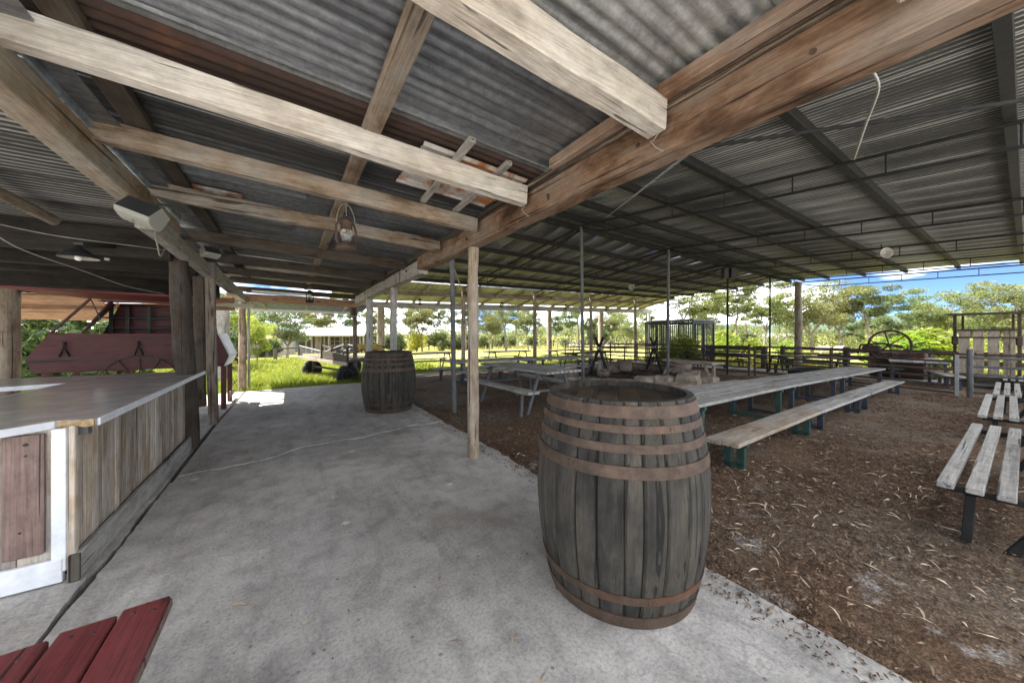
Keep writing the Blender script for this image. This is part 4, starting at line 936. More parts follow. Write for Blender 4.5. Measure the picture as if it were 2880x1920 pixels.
# ================================================================ CAGE, MACHINES, YARD THINGS
cg = thing('bar_cage', 'tall dark steel bar enclosure with a flat roof frame beyond the fence', 'cage', (19.4, 11.4, gh(19.4, 11.4)))
cx, cy, ch_ = 2.2, 2.9, 2.45
A = [(-cx/2, cy/2), (-cx/2, -cy/2), (cx/2, -cy/2), (cx/2, cy/2)]
for a, b in zip(A, A[1:]+A[:1]):
    n = 22 if abs(a[1]-b[1]) > 1 else 16
    for i in range(n):
        x, y = a[0]+(b[0]-a[0])*i/n, a[1]+(b[1]-a[1])*i/n; big = i % 8 == 0
        MB().box((x, y, ch_/2), (.07 if big else .028, .07 if big else .028, ch_+(.12 if not big else 0))).build('bar', M['black'], cg)
    for z in (.15, ch_-.1, ch_): MB().bar((*a, z), (*b, z), .06, .07).build('rail', M['black'], cg)
MB().box((.1, -.2, ch_+.08), (cx+.3, cy-.3, .05)).build('roof_panel', M['tank'], cg)
for z in (1.0, 1.35, 1.7): MB().box((.5, -1.0, z), (.5, .6, .03)).build('shelf', M['black'], cg)
fw = thing('flywheel_engine', 'rusty engine box with a large spoked flywheel behind the gate', 'machine', (19.3, 2.9, gh(19.3, 2.9)))
MB().box((.35, -.15, .5), (.7, 1.45, .95), None, .05).build('engine_box', M['rustparts'], fw); MB().box((.1, .5, 1.1), (.5, .5, .28), None, .06).build('tank', M['rustparts'], fw)
m = MB(); c = Vector((-.1, -.0, 1.25)); m.tube([c+Vector((0, .56*math.cos(a), .56*math.sin(a))) for a in np.linspace(0, 2*math.pi, 33)], .04, 8); m.build('flywheel', M['rusty'], fw)
for k in range(6):
    a = k*math.pi/3+.3; MB().tube([c, c+Vector((0, .54*math.cos(a), .54*math.sin(a)))], .022, 6).build('spoke', M['rusty'], fw)
MB().tube([c-Vector((.1, 0, 0)), c+Vector((.4, 0, 0))], .08, 12).build('hub', M['rusty'], fw)
MB().tube([(.1, .9, .9), (.0, .8, 1.25), (.3, .2, 1.32), (.3, -.3, 1.2)], .04, 8).build('pipe', M['rusty'], fw)
wp = thing('wool_press', 'old wooden wool press of upright boards in a rusty iron frame', 'wool press', (18, .68, gh(18, .7)))
for k in range(4):
    y = .42-.27*k
    MB().box((-.1, y, 1.08), (.05, .205, 1.42), None, .004).build('board', M['log_z'], wp)
    MB().box((.55, y+.02, 1.05), (.05, .19, 1.4), None, .004).build('board', M['log_z'], wp)
for z in (1.78, 1.55, 1.02, .92, .40): MB().box((-.15, .02, z), (.04, 1.16, .05), None, .004).build('strap', M['rusty'], wp)
for y in (.60, -.56):
    MB().bar((-.05, y, -.1), (-.05, y, 2.26), .07, .07, up=(0, 1, 0)).build('upright', M['rusty'], wp); MB().bar((.5, y*.8, 1.2), (.5, y*.8, 2.26), .05, .05, up=(0, 1, 0)).build('upright', M['rusty'], wp)
    MB().box((-.06, y, 1.45), (.16, .13, .3), None, .03).build('winch', M['rusty'], wp)
MB().box((.2, 0, 2.29), (.75, 1.5, .05), None, .01).build('top_frame', M['rusty'], wp)
MB().box((.2, .0, .2), (1.0, 1.35, .36), None, .02).build('base', M['dark_y'], wp)
m = MB(); m.lathe([(.27, 0), (.27, 1.0), (.22, 1.0), (.22, 0)], 20); t = m.build('concrete_cylinder', M['concretepipe']); t.location = (*vp(1996, 21.5), gh(17, 12)); tag(t, 'upright pale concrete cylinder beside the rusty scrap', 'concrete pipe')
t = thing('scrap_heap', 'rusty farm scrap heaped left of the concrete cylinder', 'scrap', (*vp(1955, 20.5), gh(16, 12)))
for k in range(9):
    a = rnd.uniform(0, 6.28); MB().tube([(rnd.uniform(-.5, .5), rnd.uniform(-.5, .5), rnd.uniform(.1, .7)), (math.cos(a)*.7, math.sin(a)*.7, rnd.uniform(.4, 1.1))], rnd.uniform(.03, .07), 6).build('rusty_bar', M['rusty'], t)
MB().lathe([(0, .0), (.3, .0), (.32, .4), (.2, .75), (0, .75)], 14).build('rusty_drum', M['rustparts'], t)
t = thing('plastic_tub', 'blue plastic tub on the grass behind the pipe fence', 'tub', (*vp(1918, 19.5), gh(16, 11)+.1)); MB().lathe([(0, 0), (.26, 0), (.32, .36), (.35, .37), (.34, .4), (.30, .38), (.25, .03), (0, .03)], 18).build('tub_body', M['blue'], t)
t = thing('tyre_planter', 'dark round tyre planter on the ground behind the middle plank table', 'planter', (16.6, 4.6, gh(16.6, 4.6)))
MB().lathe([(.5, 0), (.62, .08), (.62, .25), (.5, .34), (.42, .3), (.42, 0)], 24).build('tyre', M['rubber'], t); MB().lathe([(.43, .2), (0, .24)], 18).build('soil', M['dark_x'], t)

# ================================================================ HAY CART, HUT, TANK, PALINGS
ct = thing('farm_cart', 'old wooden farm cart on two car tyres loaded with wire and junk', 'cart', (1.72, 13.0, gh(1.7, 13.0)), math.atan2(-.957, .29))
def wheel(x, y, par):
    m = MB(); pr = [(.20, -.09), (.29, -.10), (.315, -.06), (.32, 0), (.315, .06), (.29, .10), (.20, .09)]
    m.lathe([(r, z) for r, z in pr], 32); m.lathe([(.20, -.085), (.20, .085)], 28)
    def turn(mm): 
        mm.v = [(x+v[2], y+v[0], .30+v[1]) for v in mm.v]; return mm
    t_ = turn(m).build('wheel', M['rubber'], par)
    d = MB().lathe([(.205, .05), (.19, .035), (.17, .02), (.06, .03), (.05, .06), (0, .06)], 24); d.lathe([(.205, .045), (.213, .055), (.222, .045)], 28); turn(d).build('rim', M['steel'], t_)
    b = MB()
    for k in range(14):
        a = k*2*math.pi/14; b.lathe([(.013, .028), (.009, .034), (0, .036)], 6, (.165*math.cos(a), .165*math.sin(a), 0))
    turn(b).build('wheel_nuts', M['cream'], t_)
wheel(1.38, -.62, ct); wheel(-1.35, -.62, ct); wheel(1.38, .85, ct); wheel(-1.35, .85, ct)
MB().bar((-1.4, -.62, .42), (1.4, -.62, .42), .05, .06).build('axle', M['dark_x'], ct)
for x in (-1.2, 1.2):
    MB().bar((x, -.62, .3), (x, -.62, .72), .09, .09, up=(0, 1, 0)).build('stay', M['dark_z'], ct)
    for d in (-.45, .45): MB().tube([(x, -.62, .35), (x+d, -.62, .7)], .018, 6).build('brace', M['steel'], ct)
for k in range(6): MB().box((0, -.72+.3*k+.02, .735), (3.9, .28, .035), None, .004).build('deck_board', M['dark_x'], ct)
MB().bar((-1.95, -.88, .72), (1.95, -.88, .68), .04, .10).build('side_rail', M['log_x'], ct)
for x, h in ((-1.92, .42), (.1, .48), (1.92, .42)):
    for y in (-.86, .9): MB().bar((x, y, .7), (x, y, .75+h), .06, .06, up=(0, 1, 0)).build('corner_post', M['dark_z'], ct)
for y in (-.85, .9):
    MB().bar((.12, y, .90), (1.9, y, .83), .03, .22).build('side_board', M['dark_x'], ct); MB().bar((.1, y, 1.18), (1.9, y, 1.0), .035, .06).build('side_rail', M['dark_x'], ct); MB().bar((-1.9, y, 1.13), (.0, y, 1.0), .03, .03).build('side_rail', M['galvpipe'], ct)
m = MB()
for k in range(24): m.tube([(-1.88+.075*k, -.85, .75), (-1.88+.075*k, -.85, 1.12-.004*k)], .003, 4, cap=False)
for k in range(6): m.tube([(-1.9, -.85, .78+.055*k), (-.05, -.85, .77+.05*k)], .003, 4, cap=False)
m.build('wire_mesh', M['galvpipe'], ct)
o = tag(MB().box((0, 0, 0), (.7, .6, .12), Matrix.Rotation(.1, 3, 'X'), .05).build('folded_tarp', M['yellow']), 'yellow folded tarp on the right end of the farm cart', 'tarp'); o.location = (2.2, 11.7, .98)
t = thing('junk_pile', 'tangle of old poles and wire lying in the farm cart', 'junk', (1.6, 13.2, .60), math.atan2(-.957, .29))
for k in range(9): MB().tube([(rnd.uniform(-1.4, -.2), rnd.uniform(-.5, .6), rnd.uniform(.02, .1)), (rnd.uniform(.2, 1.3), rnd.uniform(-.5, .6), rnd.uniform(.1, .45))], rnd.uniform(.012, .03), 6).build('pole', M['dark_x'] if k % 3 else M['galvpipe'], t)

HD = 38.0
hx, hy = vp(936, HD)
hut = thing('slab_hut', 'small timber hut with bright iron roof and verandah beyond the farm cart', 'hut', (hx, hy, gh(hx, hy)-.05), -YAW+.12)
W2 = 3.45
r4 = random.Random(9); x = -W2
while x < W2:
    wd = .19; x_ = x+wd/2
    op = (-1.9 < x_ < -1.2) ; wn = (-.3 < x_ < .75) or (1.05 < x_ < 1.75)
    if not op:
        if wn: MB().box((x_, 0, .45), (wd-.012, .05, .9)).build('wall_board', M['dark_z'], hut); MB().box((x_, 0, 1.95), (wd-.012, .05, .3)).build('wall_board', M['dark_z'], hut)
        else: MB().box((x_, 0, 1.05), (wd-.012, .05, 2.1)).build('wall_board', M['dark_z'] if r4.random() < .6 else M['grey_z'], hut)
    x += wd
for xa, xb in ((-.35, .78), (1.0, 1.8)):
    f = MB(); f.box(((xa+xb)/2, -.04, 1.84), (xb-xa, .06, .06)); f.box(((xa+xb)/2, -.04, .9), (xb-xa, .06, .06)); f.box((xa, -.04, 1.37), (.06, .06, .94)); f.box((xb, -.04, 1.37), (.06, .06, .94)); f.box(((xa+xb)/2, -.04, 1.37), (.05, .05, .9)); f.box(((xa+xb)/2, -.04, 1.37), (xb-xa, .05, .04))
    w_ = f.build('window', M['log_z'], hut); MB().box(((xa+xb)/2, .02, 1.37), (xb-xa, .01, .9)).build('pane', M['black'], w_)
MB().box((-1.55, .03, .95), (.7, .04, 1.9)).build('door', M['log_z'], hut); MB().box((.3, -.1, 2.07), (2.3, .04, .16)).build('sign_board', M['log_x'], hut)
for s in (-1, 1):
    m = MB(); m.add([(s*W2, -.02, 0), (s*W2, 2.6, 0), (s*W2, 2.6, 2.1), (s*W2, 1.1, 2.75), (s*W2, -.02, 2.1)], [(0, 1, 2, 3, 4)]); m.build('gable_wall', M['dark_z'], hut)
kq2 = lambda pts, mat, nm, par, th=.04: MB().add([Vector(p) for p in pts]+[Vector(p)+Vector((0, 0, th)) for p in pts], [(3, 2, 1, 0), (4, 5, 6, 7), (0, 1, 5, 4), (1, 2, 6, 5), (2, 3, 7, 6), (3, 0, 4, 7)]).build(nm, M[mat], par)
kq2([(-W2-.15, -1.5, 2.02), (W2+.35, -1.5, 2.02), (W2-.1, 1.1, 2.85), (-W2-.15, 1.1, 2.85)], 'brightroof', 'roof', hut)
kq2([(-W2-.15, 1.1, 2.85), (W2-.1, 1.1, 2.85), (W2+.1, 2.8, 2.1), (-W2-.15, 2.8, 2.1)], 'brightroof', 'roof', hut)
for x in (-W2+.1, .1, W2+.2): MB().box((x, -1.4, 1.0), (.09, .09, 2.05)).build('verandah_post', M['log_z'], hut)
MB().bar((-W2-.1, -1.52, 2.0), (W2+.35, -1.52, 2.0), .1, .1).build('gutter', M['cream'], hut)
t = thing('water_tank', 'blue grey corrugated water tank against the left end of the hut', 'tank', (*vp(818, 37.5), gh(0, 37)-.05)); MB().lathe([(0, 0)]+[(1.0+.02*(k % 2), .05+k*.07) for k in range(24)]+[(.95, 1.75), (0, 1.85)], 28).build('tank_shell', M['tank'], t)
t = thing('paling_fence', 'grey paling fence under the trees left of the hut', 'fence', (*vp(680, 27), gh(-8, 27)))
a = Vector((*vp(680, 27), 0)); b = Vector((*vp(830, 36), 0)); n = 90
for k in range(n):
    p = (b-a)*(k/n); h = 1.25+rnd.uniform(-.1, .1)
    if k % 9 == 4: continue
    MB().box((p.x, p.y, h/2-.15-.2*k/n), (.11, .03, h), Matrix.Rotation(.8, 3, 'Z')).build('paling', M['grey_z'], t)
for z in (.35, .9): MB().bar((0, 0, z-.1), (*(b-a).to_2d(), z-.3), .05, .08).build('rail', M['grey_x'], t)
t = thing('hitching_rail', 'low dark rail on stumps in front of the paling fence', 'rail', (*vp(770, 24), gh(-5, 24)))
a = Vector((*vp(770, 24), 0)); b = Vector((*vp(850, 25), 0))-a
MB().bar((0, 0, .72), (b.x, b.y, .78), .08, .1, seg=3, jit=.01).build('rail', M['dark_x'], t)
for k in (0.05, .95): MB().tube([(b.x*k, b.y*k, -.1), (b.x*k, b.y*k, .72)], .12, 8).build('stump', M['dark_z'], t)
wf = thing('wire_fence', 'post and wire paddock fence in front of the far trees', 'fence', (*vp(1150, 58), gh(10, 60)))
o = Vector(wf.location); P = []
for px in range(1130, 1860, 36):
    x, y = vp(px+rnd.uniform(-6, 6), 57+(px-1130)*.004); P.append(Vector((x, y, gh(x, y)))-o)
for p in P: MB().tube([p-Vector((0, 0, .2)), p+Vector((0, 0, 1.5))], .09, 6).build('post', M['dark_z'], wf)
for z in (.5, .9, 1.3): MB().tube([p+Vector((0, 0, z)) for p in P], .012, 4).build('wire', M['wire'], wf)
t = thing('paddock_gate', 'low timber rails standing in the paddock before the far trees', 'rail fence', (*vp(1384, 52), gh(20, 50)))
b = Vector((*vp(1424, 52), 0))-Vector((*vp(1384, 52), 0))
for z in (.5, .85, 1.2): MB().bar((0, 0, z), (b.x, b.y, z), .08, .12).build('rail', M['dark_x'], t)
for k in (0, .45, 1): MB().box((b.x*k, b.y*k, .6), (.16, .16, 1.4)).build('post', M['dark_z'], t)
for px, lb in ((2150, 'long pale roofed farmhouse glimpsed far off between the trees'), (2205, 'second pale roofed building far off between the trunks')):
    x, y = vp(px, 118); t = thing('farmhouse', lb, 'house', (x, y, gh(x, y)), -YAW-.3)
    MB().box((0, 2, 1.5), (9, 5, 3.0)).build('wall', M['white'], t); kq2([(-5, -1, 3.0), (5, -1, 3.0), (4, 2, 4.3), (-4, 2, 4.3)], 'brightroof', 'roof', t); kq2([(-4, 2, 4.3), (4, 2, 4.3), (5, 5, 3.0), (-5, 5, 3.0)], 'brightroof', 'roof', t)
    for xx in (-3, -1, 1, 3):
        f = MB().box((xx, -.53, 1.6), (1.1, .06, 1.2)).build('window', M['white'], t); MB().box((xx, -.57, 1.6), (.95, .03, 1.05)).build('pane', M['black'], f)

# ================================================================ SHEEP
bm = bmesh.new(); sk = bm.verts.layers.skin.verify()
def sv(p, r): v = bm.verts.new(p); v[sk].radius = (r, r); return v
ch = [((.42, 0, .62), .2), ((.0, 0, .60), .25), ((-.40, 0, .62), .22)]
B = [sv(*c) for c in ch]; B[1][sk].use_root = True; bm.edges.new(B[:2]); bm.edges.new(B[1:])
n_ = sv((.60, 0, .70), .13); h_ = sv((.74, 0, .66), .085); z_ = sv((.88, 0, .56), .055); bm.edges.new((B[0], n_)); bm.edges.new((n_, h_)); bm.edges.new((h_, z_))
for x, k in ((.36, 0), (-.36, 2)):
    for s in (-1, 1):
        a_ = sv((x, s*.12, .40), .075); b_ = sv((x-.02*(k == 2), s*.12, .2), .04); c_ = sv((x+.01, s*.12, -.02), .035); bm.edges.new((B[k], a_)); bm.edges.new((a_, b_)); bm.edges.new((b_, c_))
for s in (-1, 1): e_ = sv((.70, s*.14, .72), .03); bm.edges.new((h_, e_))
tl = sv((-.62, 0, .52), .05); bm.edges.new((B[2], tl))
sm = bpy.data.meshes.new('sheep'); bm.to_mesh(sm); bm.free(); sm.materials.append(M['wool'])
for k, (px, d, rz, lb) in enumerate(((1417, 60, 2.5, 'white sheep grazing by the paddock rails, leftmost of the flock'), (1435, 62, .2, 'white sheep second from the paddock rails'), (1465, 58, 1.2, 'white sheep grazing alone before the dead tree'), (1606, 52, .5, 'white sheep left of the slender verandah log'), (1628, 50, 2.8, 'white sheep beside the verandah log, close to the wire fence'), (1708, 50, .3, 'white sheep seen between the two verandah logs'), (2368, 40, 1.0, 'sheep standing in the paddock left of the timber fence'), (2322, 34, 2.2, 'sheep grazing near the timber gate brace'))):
    x, y = vp(px, d); o = link('sheep', sm, None, (x, y, gh(x, y)), (0, 0, rz)); tag(o, lb, 'sheep', 'sheep grazing in the paddock')
    o.scale = (1.15,)*3
    a = o.modifiers.new('skin', 'SKIN'); a.use_smooth_shade = True; b = o.modifiers.new('sub', 'SUBSURF'); b.levels = b.render_levels = 1
# ================================================================ LANTERNS, LAMPS, SPEAKERS, CABLES
M['tinbrown'] = plain('rusted_tin', (.085, .055, .042), .7, .3, .5, 14)
def lantern(label, top, drop, mat='tinbrown', s=1.):
    t = thing('hurricane_lantern', label, 'lantern', (top[0], top[1], top[2]-drop-.30*s), rnd.uniform(0, 3), 'hurricane lanterns hanging from the timbers')
    MB().lathe([(0, 0), (.075, 0), (.08, .012), (.075, .045), (.04, .055), (0, .055)], 20).build('fuel_tank', M[mat], t)
    MB().lathe([(.03, .075), (.042, .11), (.045, .14), (.035, .17)], 16).build('glass_globe', M['glass'], t)
    MB().lathe([(.035, .17), (.045, .175), (.045, .215), (.055, .22), (.04, .265), (.02, .27), (0, .285)], 18).build('chimney_cap', M[mat], t)
    MB().lathe([(.022, .055), (.026, .08), (0, .085)], 10).build('burner', M[mat], t)
    for q in (-1, 1): MB().tube([(q*.06, 0, .04), (q*.095, 0, .06), (q*.098, 0, .18), (q*.075, 0, .235), (q*.04, 0, .25)], .009, 8).build('side_tube', M[mat], t)
    MB().tube([(.095*math.cos(a), 0, .19+(.11+drop/s)*math.sin(a)) for a in np.linspace(0, math.pi, 14)], .0028, 5).build('bail_wire', M['wire'], t)
    MB().tube([(0, 0, .28), (0, .005, .30+drop/s)], .0028, 5).build('hanging_wire', M['wire'], t); t.scale = (s,)*3
lantern('rusty hurricane lantern hanging over the middle of the slab', (.405, 3.1, 2.47), .085)
lantern('dark hurricane lantern hanging at the far end of the slab', (.40, 8.55, 2.42), .05, 'steel')
for x, z, lb in ((4.92, 3.05, 'lantern under the verandah nearest the timber shelter'), (9.2, 3.12, 'lantern under the verandah right of the round post'), (13.6, 3.2, 'lantern under the verandah between two logs'), (17.05, 3.25, 'lantern under the verandah nearest its right end')):
    lantern(lb, (x, 14.9, z), .06, 'steel', 1.05)
t = thing('shade_lamp', 'unlit lamp with a dark tin shade and bare bulb under the bar roof', 'lamp', (-1.62, 4.85, 2.10))
m = MB(); m.lathe([(.13, 0), (.128, .004), (.115, .03), (.06, .075), (.03, .09), (.025, .12), (0, .12)], 28); m.build('shade', M['black'], t)
m = MB(); m.lathe([(.127, .0005), (.112, .026), (.058, .07), (.0, .075)], 28); m.build('shade_lining', M['cream'], t)
m = MB(); m.lathe([(0, -.025), (.018, -.02), (.026, 0), (.02, .025), (.012, .045), (.012, .07)], 16); m.build('bulb', M['bulb'], t)
MB().bar((.0, 0, .12), (.05, .55, .24), .06, .05).build('lamp_arm', M['black'], t)
MB().box((.16, .06, .02), (.03, .03, .02)).build('switch', M['cream'], t)
def speaker(label, loc, rot, mirror=1):
    t = thing('speaker', label, 'speaker', loc, 0, 'grey speakers under the beam'); t.rotation_euler = rot; t.scale = (mirror,)*3
    pr = [(-.075, -.07), (.06, -.095), (.085, -.06), (.09, 0), (.085, .06), (.06, .095), (-.075, .07)]
    m = MB(); m.prism([(x, y) for x, y in pr], -.125, .125); m.build('case', M['spk'], t)
    m = MB(); gp = [(.062, -.096), (.088, -.061), (.094, 0), (.088, .061), (.062, .096)]; m.prism(gp, -.126, .126); m.build('grille', M['spkgrille'], t)
    for s in (-1, 1): MB().prism([(x*.98, y*.98) for x, y in pr], s*.127-.003, s*.127+.003).build('end_cap', M['spkgrille'], t)
    MB().box((.1, 0, -.02), (.006, .03, .010), None, .001).build('badge', M['galvpipe'], t)
    MB().tube([(-.04, 0, .0), (-.14, 0, .03), (-.16, 0, .12)], .009, 6).build('bracket', M['black'], t)
def frame3(l, f):
    l = Vector(l).normalized(); f = Vector(f); f = (f-l*f.dot(l)).normalized(); y = l.cross(f); return Matrix((f, y, l)).transposed().to_euler()
speaker('grey speaker tilted down from the left beam nearest the camera', (-.83, 3.353, 2.228), frame3((.88, -.32, -.36), (-.25, -.35, -.9)), .80)
speaker('small grey speaker further along the left beam near the dark log post', (-.774, 5.385, 2.37), frame3((.8, .6, -.02), (.25, -.3, -.92)), .62)
def horn(label, loc, rz):
    t = thing('horn_speaker', label, 'horn speaker', loc, rz, 'horn loudspeakers in the steel shed')
    m = MB().lathe([(.03, -.16), (.035, -.06), (.06, 0), (.10, .05), (.15, .08), (.155, .085), (.14, .08), (.05, -.01), (0, -.02)], 24); m.v = [(v[2], v[0], v[1]) for v in m.v]; m.build('horn', M['cream'], t)
    MB().lathe([(0, .03), (.03, .02), (.035, 0), (0, 0)], 12) ; m = MB().lathe([(0, -.22), (.06, -.22), (.065, -.14), (.03, -.12)], 18); m.v = [(v[2], v[0], v[1]) for v in m.v]; m.build('driver', M['cream'], t)
    MB().tube([(-.1, 0, .0), (-.1, 0, .3)], .012, 6).build('bracket', M['steel'], t)
horn('cream horn loudspeaker under the shed roof near the open right side', (14.3, 2.26, 3.70), math.pi+.75)
horn('cream horn loudspeaker under the far slope of the shed roof', (14.2, 10.8, 3.69), -2.2)
horn('cream horn loudspeaker on top of the round log post at the shed end', (21.9, 6.6, 3.95), -2.5)
for dx, lb in ((-.14, 'dark speaker box on the left of the thin shed post'), (.14, 'dark speaker box on the right of the thin shed post')):
    t = thing('speaker_box', lb, 'speaker', (14.49+dx*RX, 6.5+dx*RY-.02, 3.55), -YAW, 'speaker boxes on the shed post'); MB().box((0, 0, .22), (.2, .2, .42), None, .01).build('case', M['spk'], t); MB().box((0, -.105, .22), (.17, .012, .38), None, .003).build('grille', M['black'], t)
def cable(name, label, pts, r, mat='wire'):
    P = []; 
    for i in range(len(pts)-1):
        p0, p1, p2, p3 = [Vector(pts[max(0, min(len(pts)-1, i+k))]) for k in (-1, 0, 1, 2)]
        for s in np.linspace(0, 1, 8, endpoint=False): P.append(.5*((2*p1)+(p2-p0)*s+(2*p0-5*p1+4*p2-p3)*s*s+(3*p1-p0-3*p2+p3)*s**3))
    P.append(Vector(pts[-1])); tag(MB().tube(P, r, 6).build(name, M[mat]), label, 'cable')
cable('hanging_cable', 'loose grey conduit sagging from the main beam to the shed truss', [(1.88, .33, 2.42), (3.3, .55, 3.02), (4.2, .78, 3.2), (6.45, 1.3, 3.78)], [.005+.0004*k for k in range(25)])
cable('electric_cable', 'thin cable slung diagonally under the bar roof past the lamp', [(-2.35, 5.2, 2.43), (-2.15, 5.3, 2.22), (-1.9, 5.7, 2.1), (-1.7, 6.3, 2.0), (-1.5, 6.9, 1.98)], .006)
cable('electric_cable', 'upper cable slung across the dark bar beams', [(-2.35, 5.2, 2.43), (-1.9, 5.25, 2.36), (-1.3, 5.3, 2.34), (-1.1, 5.55, 2.36)], .005)
cable('electric_cable', 'pale flex looping below the left beam by the speaker', [(-.9, 3.9, 2.22), (-.95, 4.2, 2.16), (-1.0, 4.5, 2.13), (-1.05, 4.9, 2.30)], .006)
cable('electric_cable', 'brown wire running along the top of the main beam', [(1.655, .3, 2.595), (1.65, .9, 2.60), (1.645, 1.6, 2.598), (1.65, 2.6, 2.59)], .008, 'rustparts')
t = thing('insulator', 'white porcelain insulator hanging beside the dark log post', 'insulator', (-1.22, 5.5, 2.29)); MB().lathe([(0, 0), (.025, 0), (.03, .02), (.018, .03), (.028, .05), (.015, .06), (.008, .075), (0, .075)], 14).build('porcelain', M['cream'], t)
t = thing('meter_box', 'brown box fixed to the far end post of the main beam', 'box', (1.74, 11.7, 1.95)); MB().box((0, -.0, .15), (.2, .12, .32), None, .008).build('case', M['rafter_z'], t); MB().box((0, -.065, .15), (.15, .012, .26), None, .003).build('door', M['dark_z'], t)

# ================================================================ LOOSE LITTER AND GRASS
G = np.random.RandomState(12)
def ground_z(x, y): return -.02*np.maximum(0, np.hypot(x, y)-6)-.028
def litter(n, xs, ys, L, Wd, mat, name, label, z=None, thick=.0):
    """curled strips: four segments each, twisted and arched"""
    x = G.uniform(*xs, n); y = G.uniform(*ys, n); a = G.uniform(0, 2*np.pi, n); l = G.uniform(*L, n); w_ = G.uniform(*Wd, n); cv = G.uniform(-2.2, 2.2, n); hh = G.uniform(.002, .22, n)*l
    if name == 'mulch_chips' and z is None:
        kp = (np.sin(1.7*x+1.1*np.sin(2.1*y))*np.cos(1.9*y+.7*np.sin(1.3*x)) > -.35) | (G.rand(n) < .3)
        x, y, a, l, w_, cv, hh = [q[kp] for q in (x, y, a, l, w_, cv, hh)]; n = len(x)
    zz = ground_z(x, y)+.012 if z is None else np.full(n, z)
    k = 5; P = []
    s = np.linspace(-.5, .5, k)
    for i in range(k):
        th = a+cv*s[i]; cxx = x+np.cos(a)*l*s[i]-np.sin(a)*cv*l*.25*(s[i]**2); cyy = y+np.sin(a)*l*s[i]+np.cos(a)*cv*l*.25*(s[i]**2); cz = zz+hh*(1-(2*s[i])**2)*.8+.004
        ww = w_*(1-abs(2*s[i])**2*.85)/2; tw = G.uniform(-.7, .7, n)
        for q in (-1, 1): P.append(np.stack([cxx-np.sin(th)*ww*q, cyy+np.cos(th)*ww*q, cz+q*ww*np.sin(tw)], -1))
    V = np.stack(P, 1).reshape(-1, 3); b = np.arange(n)[:, None]*2*k
    F = np.concatenate([np.concatenate([b+2*i, b+2*i+1, b+2*i+3, b+2*i+2], 1) for i in range(k-1)])
    o = link(name, rawmesh(name, V, F, M[mat])); tag(o, label, None, None, 'stuff'); return o
def m_chips():
    m, t = newmat('bark_chips'); ge = nd(t, 'ShaderNodeNewGeometry')
    c = ramp(t, ge.outputs['Random Per Island'], [(.0, (.035, .024, .018)), (.45, (.115, .072, .048)), (.8, (.20, .132, .085)), (.96, (.30, .23, .16))])
    return finish(m, t, c, .95, 0., None, spec=.15)
M['chips'] = m_chips()
M['litter2'] = plain('pale_bark_curl', (.56, .46, .34), .8, var=.35, scale=3)
litter(500, (2.25, 7.5), (-.6, 6), (.03, .12), (.004, .011), 'litter', 'bark_litter', 'dry curled gum leaves and bark on the mulch')
litter(430, (2.25, 5.5), (-.6, 4), (.03, .15), (.005, .014), 'litter2', 'bark_litter', 'pale curled bark strips on the mulch')
litter(1500, (5, 18), (-1, 12), (.04, .11), (.006, .013), 'litter2', 'bark_litter', 'pale leaf litter scattered under the steel shed')
litter(52000, (2.10, 6.2), (-.4, 6.5), (.012, .05), (.004, .013), 'chips', 'mulch_chips', 'brown bark mulch chips near the slab')
litter(26000, (5.5, 14.5), (-1, 11.5), (.03, .09), (.008, .022), 'chips', 'mulch_chips', 'brown bark mulch under the tables')
litter(95, (-.85, 2.0), (.9, 7), (.03, .10), (.005, .012), 'litter', 'leaf_litter', 'few dry leaves lying on the concrete', .004)
litter(2200, (1.90, 2.13), (-.2, 7), (.008, .035), (.004, .011), 'chips', 'mulch_chips', 'mulch crumbs spilled on the slab edge', .003)
litter(130, (-.85, 2.0), (.9, 8), (.006, .02), (.003, .008), 'chips', 'leaf_litter', 'dark crumbs of bark on the concrete', .004)
def blades(n, xs, ys, h, wd, mat, label, keep=None, name='grass'):
    x = G.uniform(*xs, n); y = G.uniform(*ys, n)
    if keep is not None: k = keep(x, y); x, y = x[k], y[k]; n = len(x)
    z = ground_z(x, y)-.01; a = G.uniform(0, 2*np.pi, n); H = G.uniform(*h, n)*(.7+.6*np.abs(np.sin(x*1.7+1)*np.cos(y*1.3))); L = H*G.uniform(.15, .8, n); b = G.uniform(0, 2*np.pi, n); w_ = G.uniform(*wd, n)
    c, s = np.cos(a), np.sin(a); dx, dy = np.cos(b)*L, np.sin(b)*L
    P = [np.stack([x-c*w_, y-s*w_, z], -1), np.stack([x+c*w_, y+s*w_, z], -1), np.stack([x+c*w_*.8+dx*.35, y+s*w_*.8+dy*.35, z+H*.6], -1), np.stack([x-c*w_*.8+dx*.35, y-s*w_*.8+dy*.35, z+H*.6], -1), np.stack([x+dx, y+dy, z+H*.95], -1)]
    V = np.stack(P, 1).reshape(-1, 3); b = np.arange(n)[:, None]*5
    F = np.concatenate([np.concatenate([b, b+1, b+2], 1), np.concatenate([b, b+2, b+3], 1), np.concatenate([b+3, b+2, b+4], 1)])
    tag(link(name, rawmesh(name, V, F, M[mat])), label, None, None, 'stuff')
blades(52000, (-9, 2.3), (10.45, 16), (.10, .34), (.004, .009), 'grass', 'long green grass growing past the end of the slab', lambda x, y: (y > 10.5+.08*np.sin(x*9)) & ~((x > -6) & (x < -1.0) & (y < 10.6)))
blades(36000, (-14, 6), (16, 30), (.08, .26), (.010, .02), 'grass', 'green paddock grass behind the farm cart')
blades(30000, (3, 20), (13.2, 22), (.03, .12), (.006, .012), 'grass', 'short lawn grass beyond the verandah', lambda x, y: y-.10*x > 12.9)
blades(16000, (20.3, 30), (-2, 16), (.06, .3), (.008, .018), 'grass', 'green grass outside the yard fence')
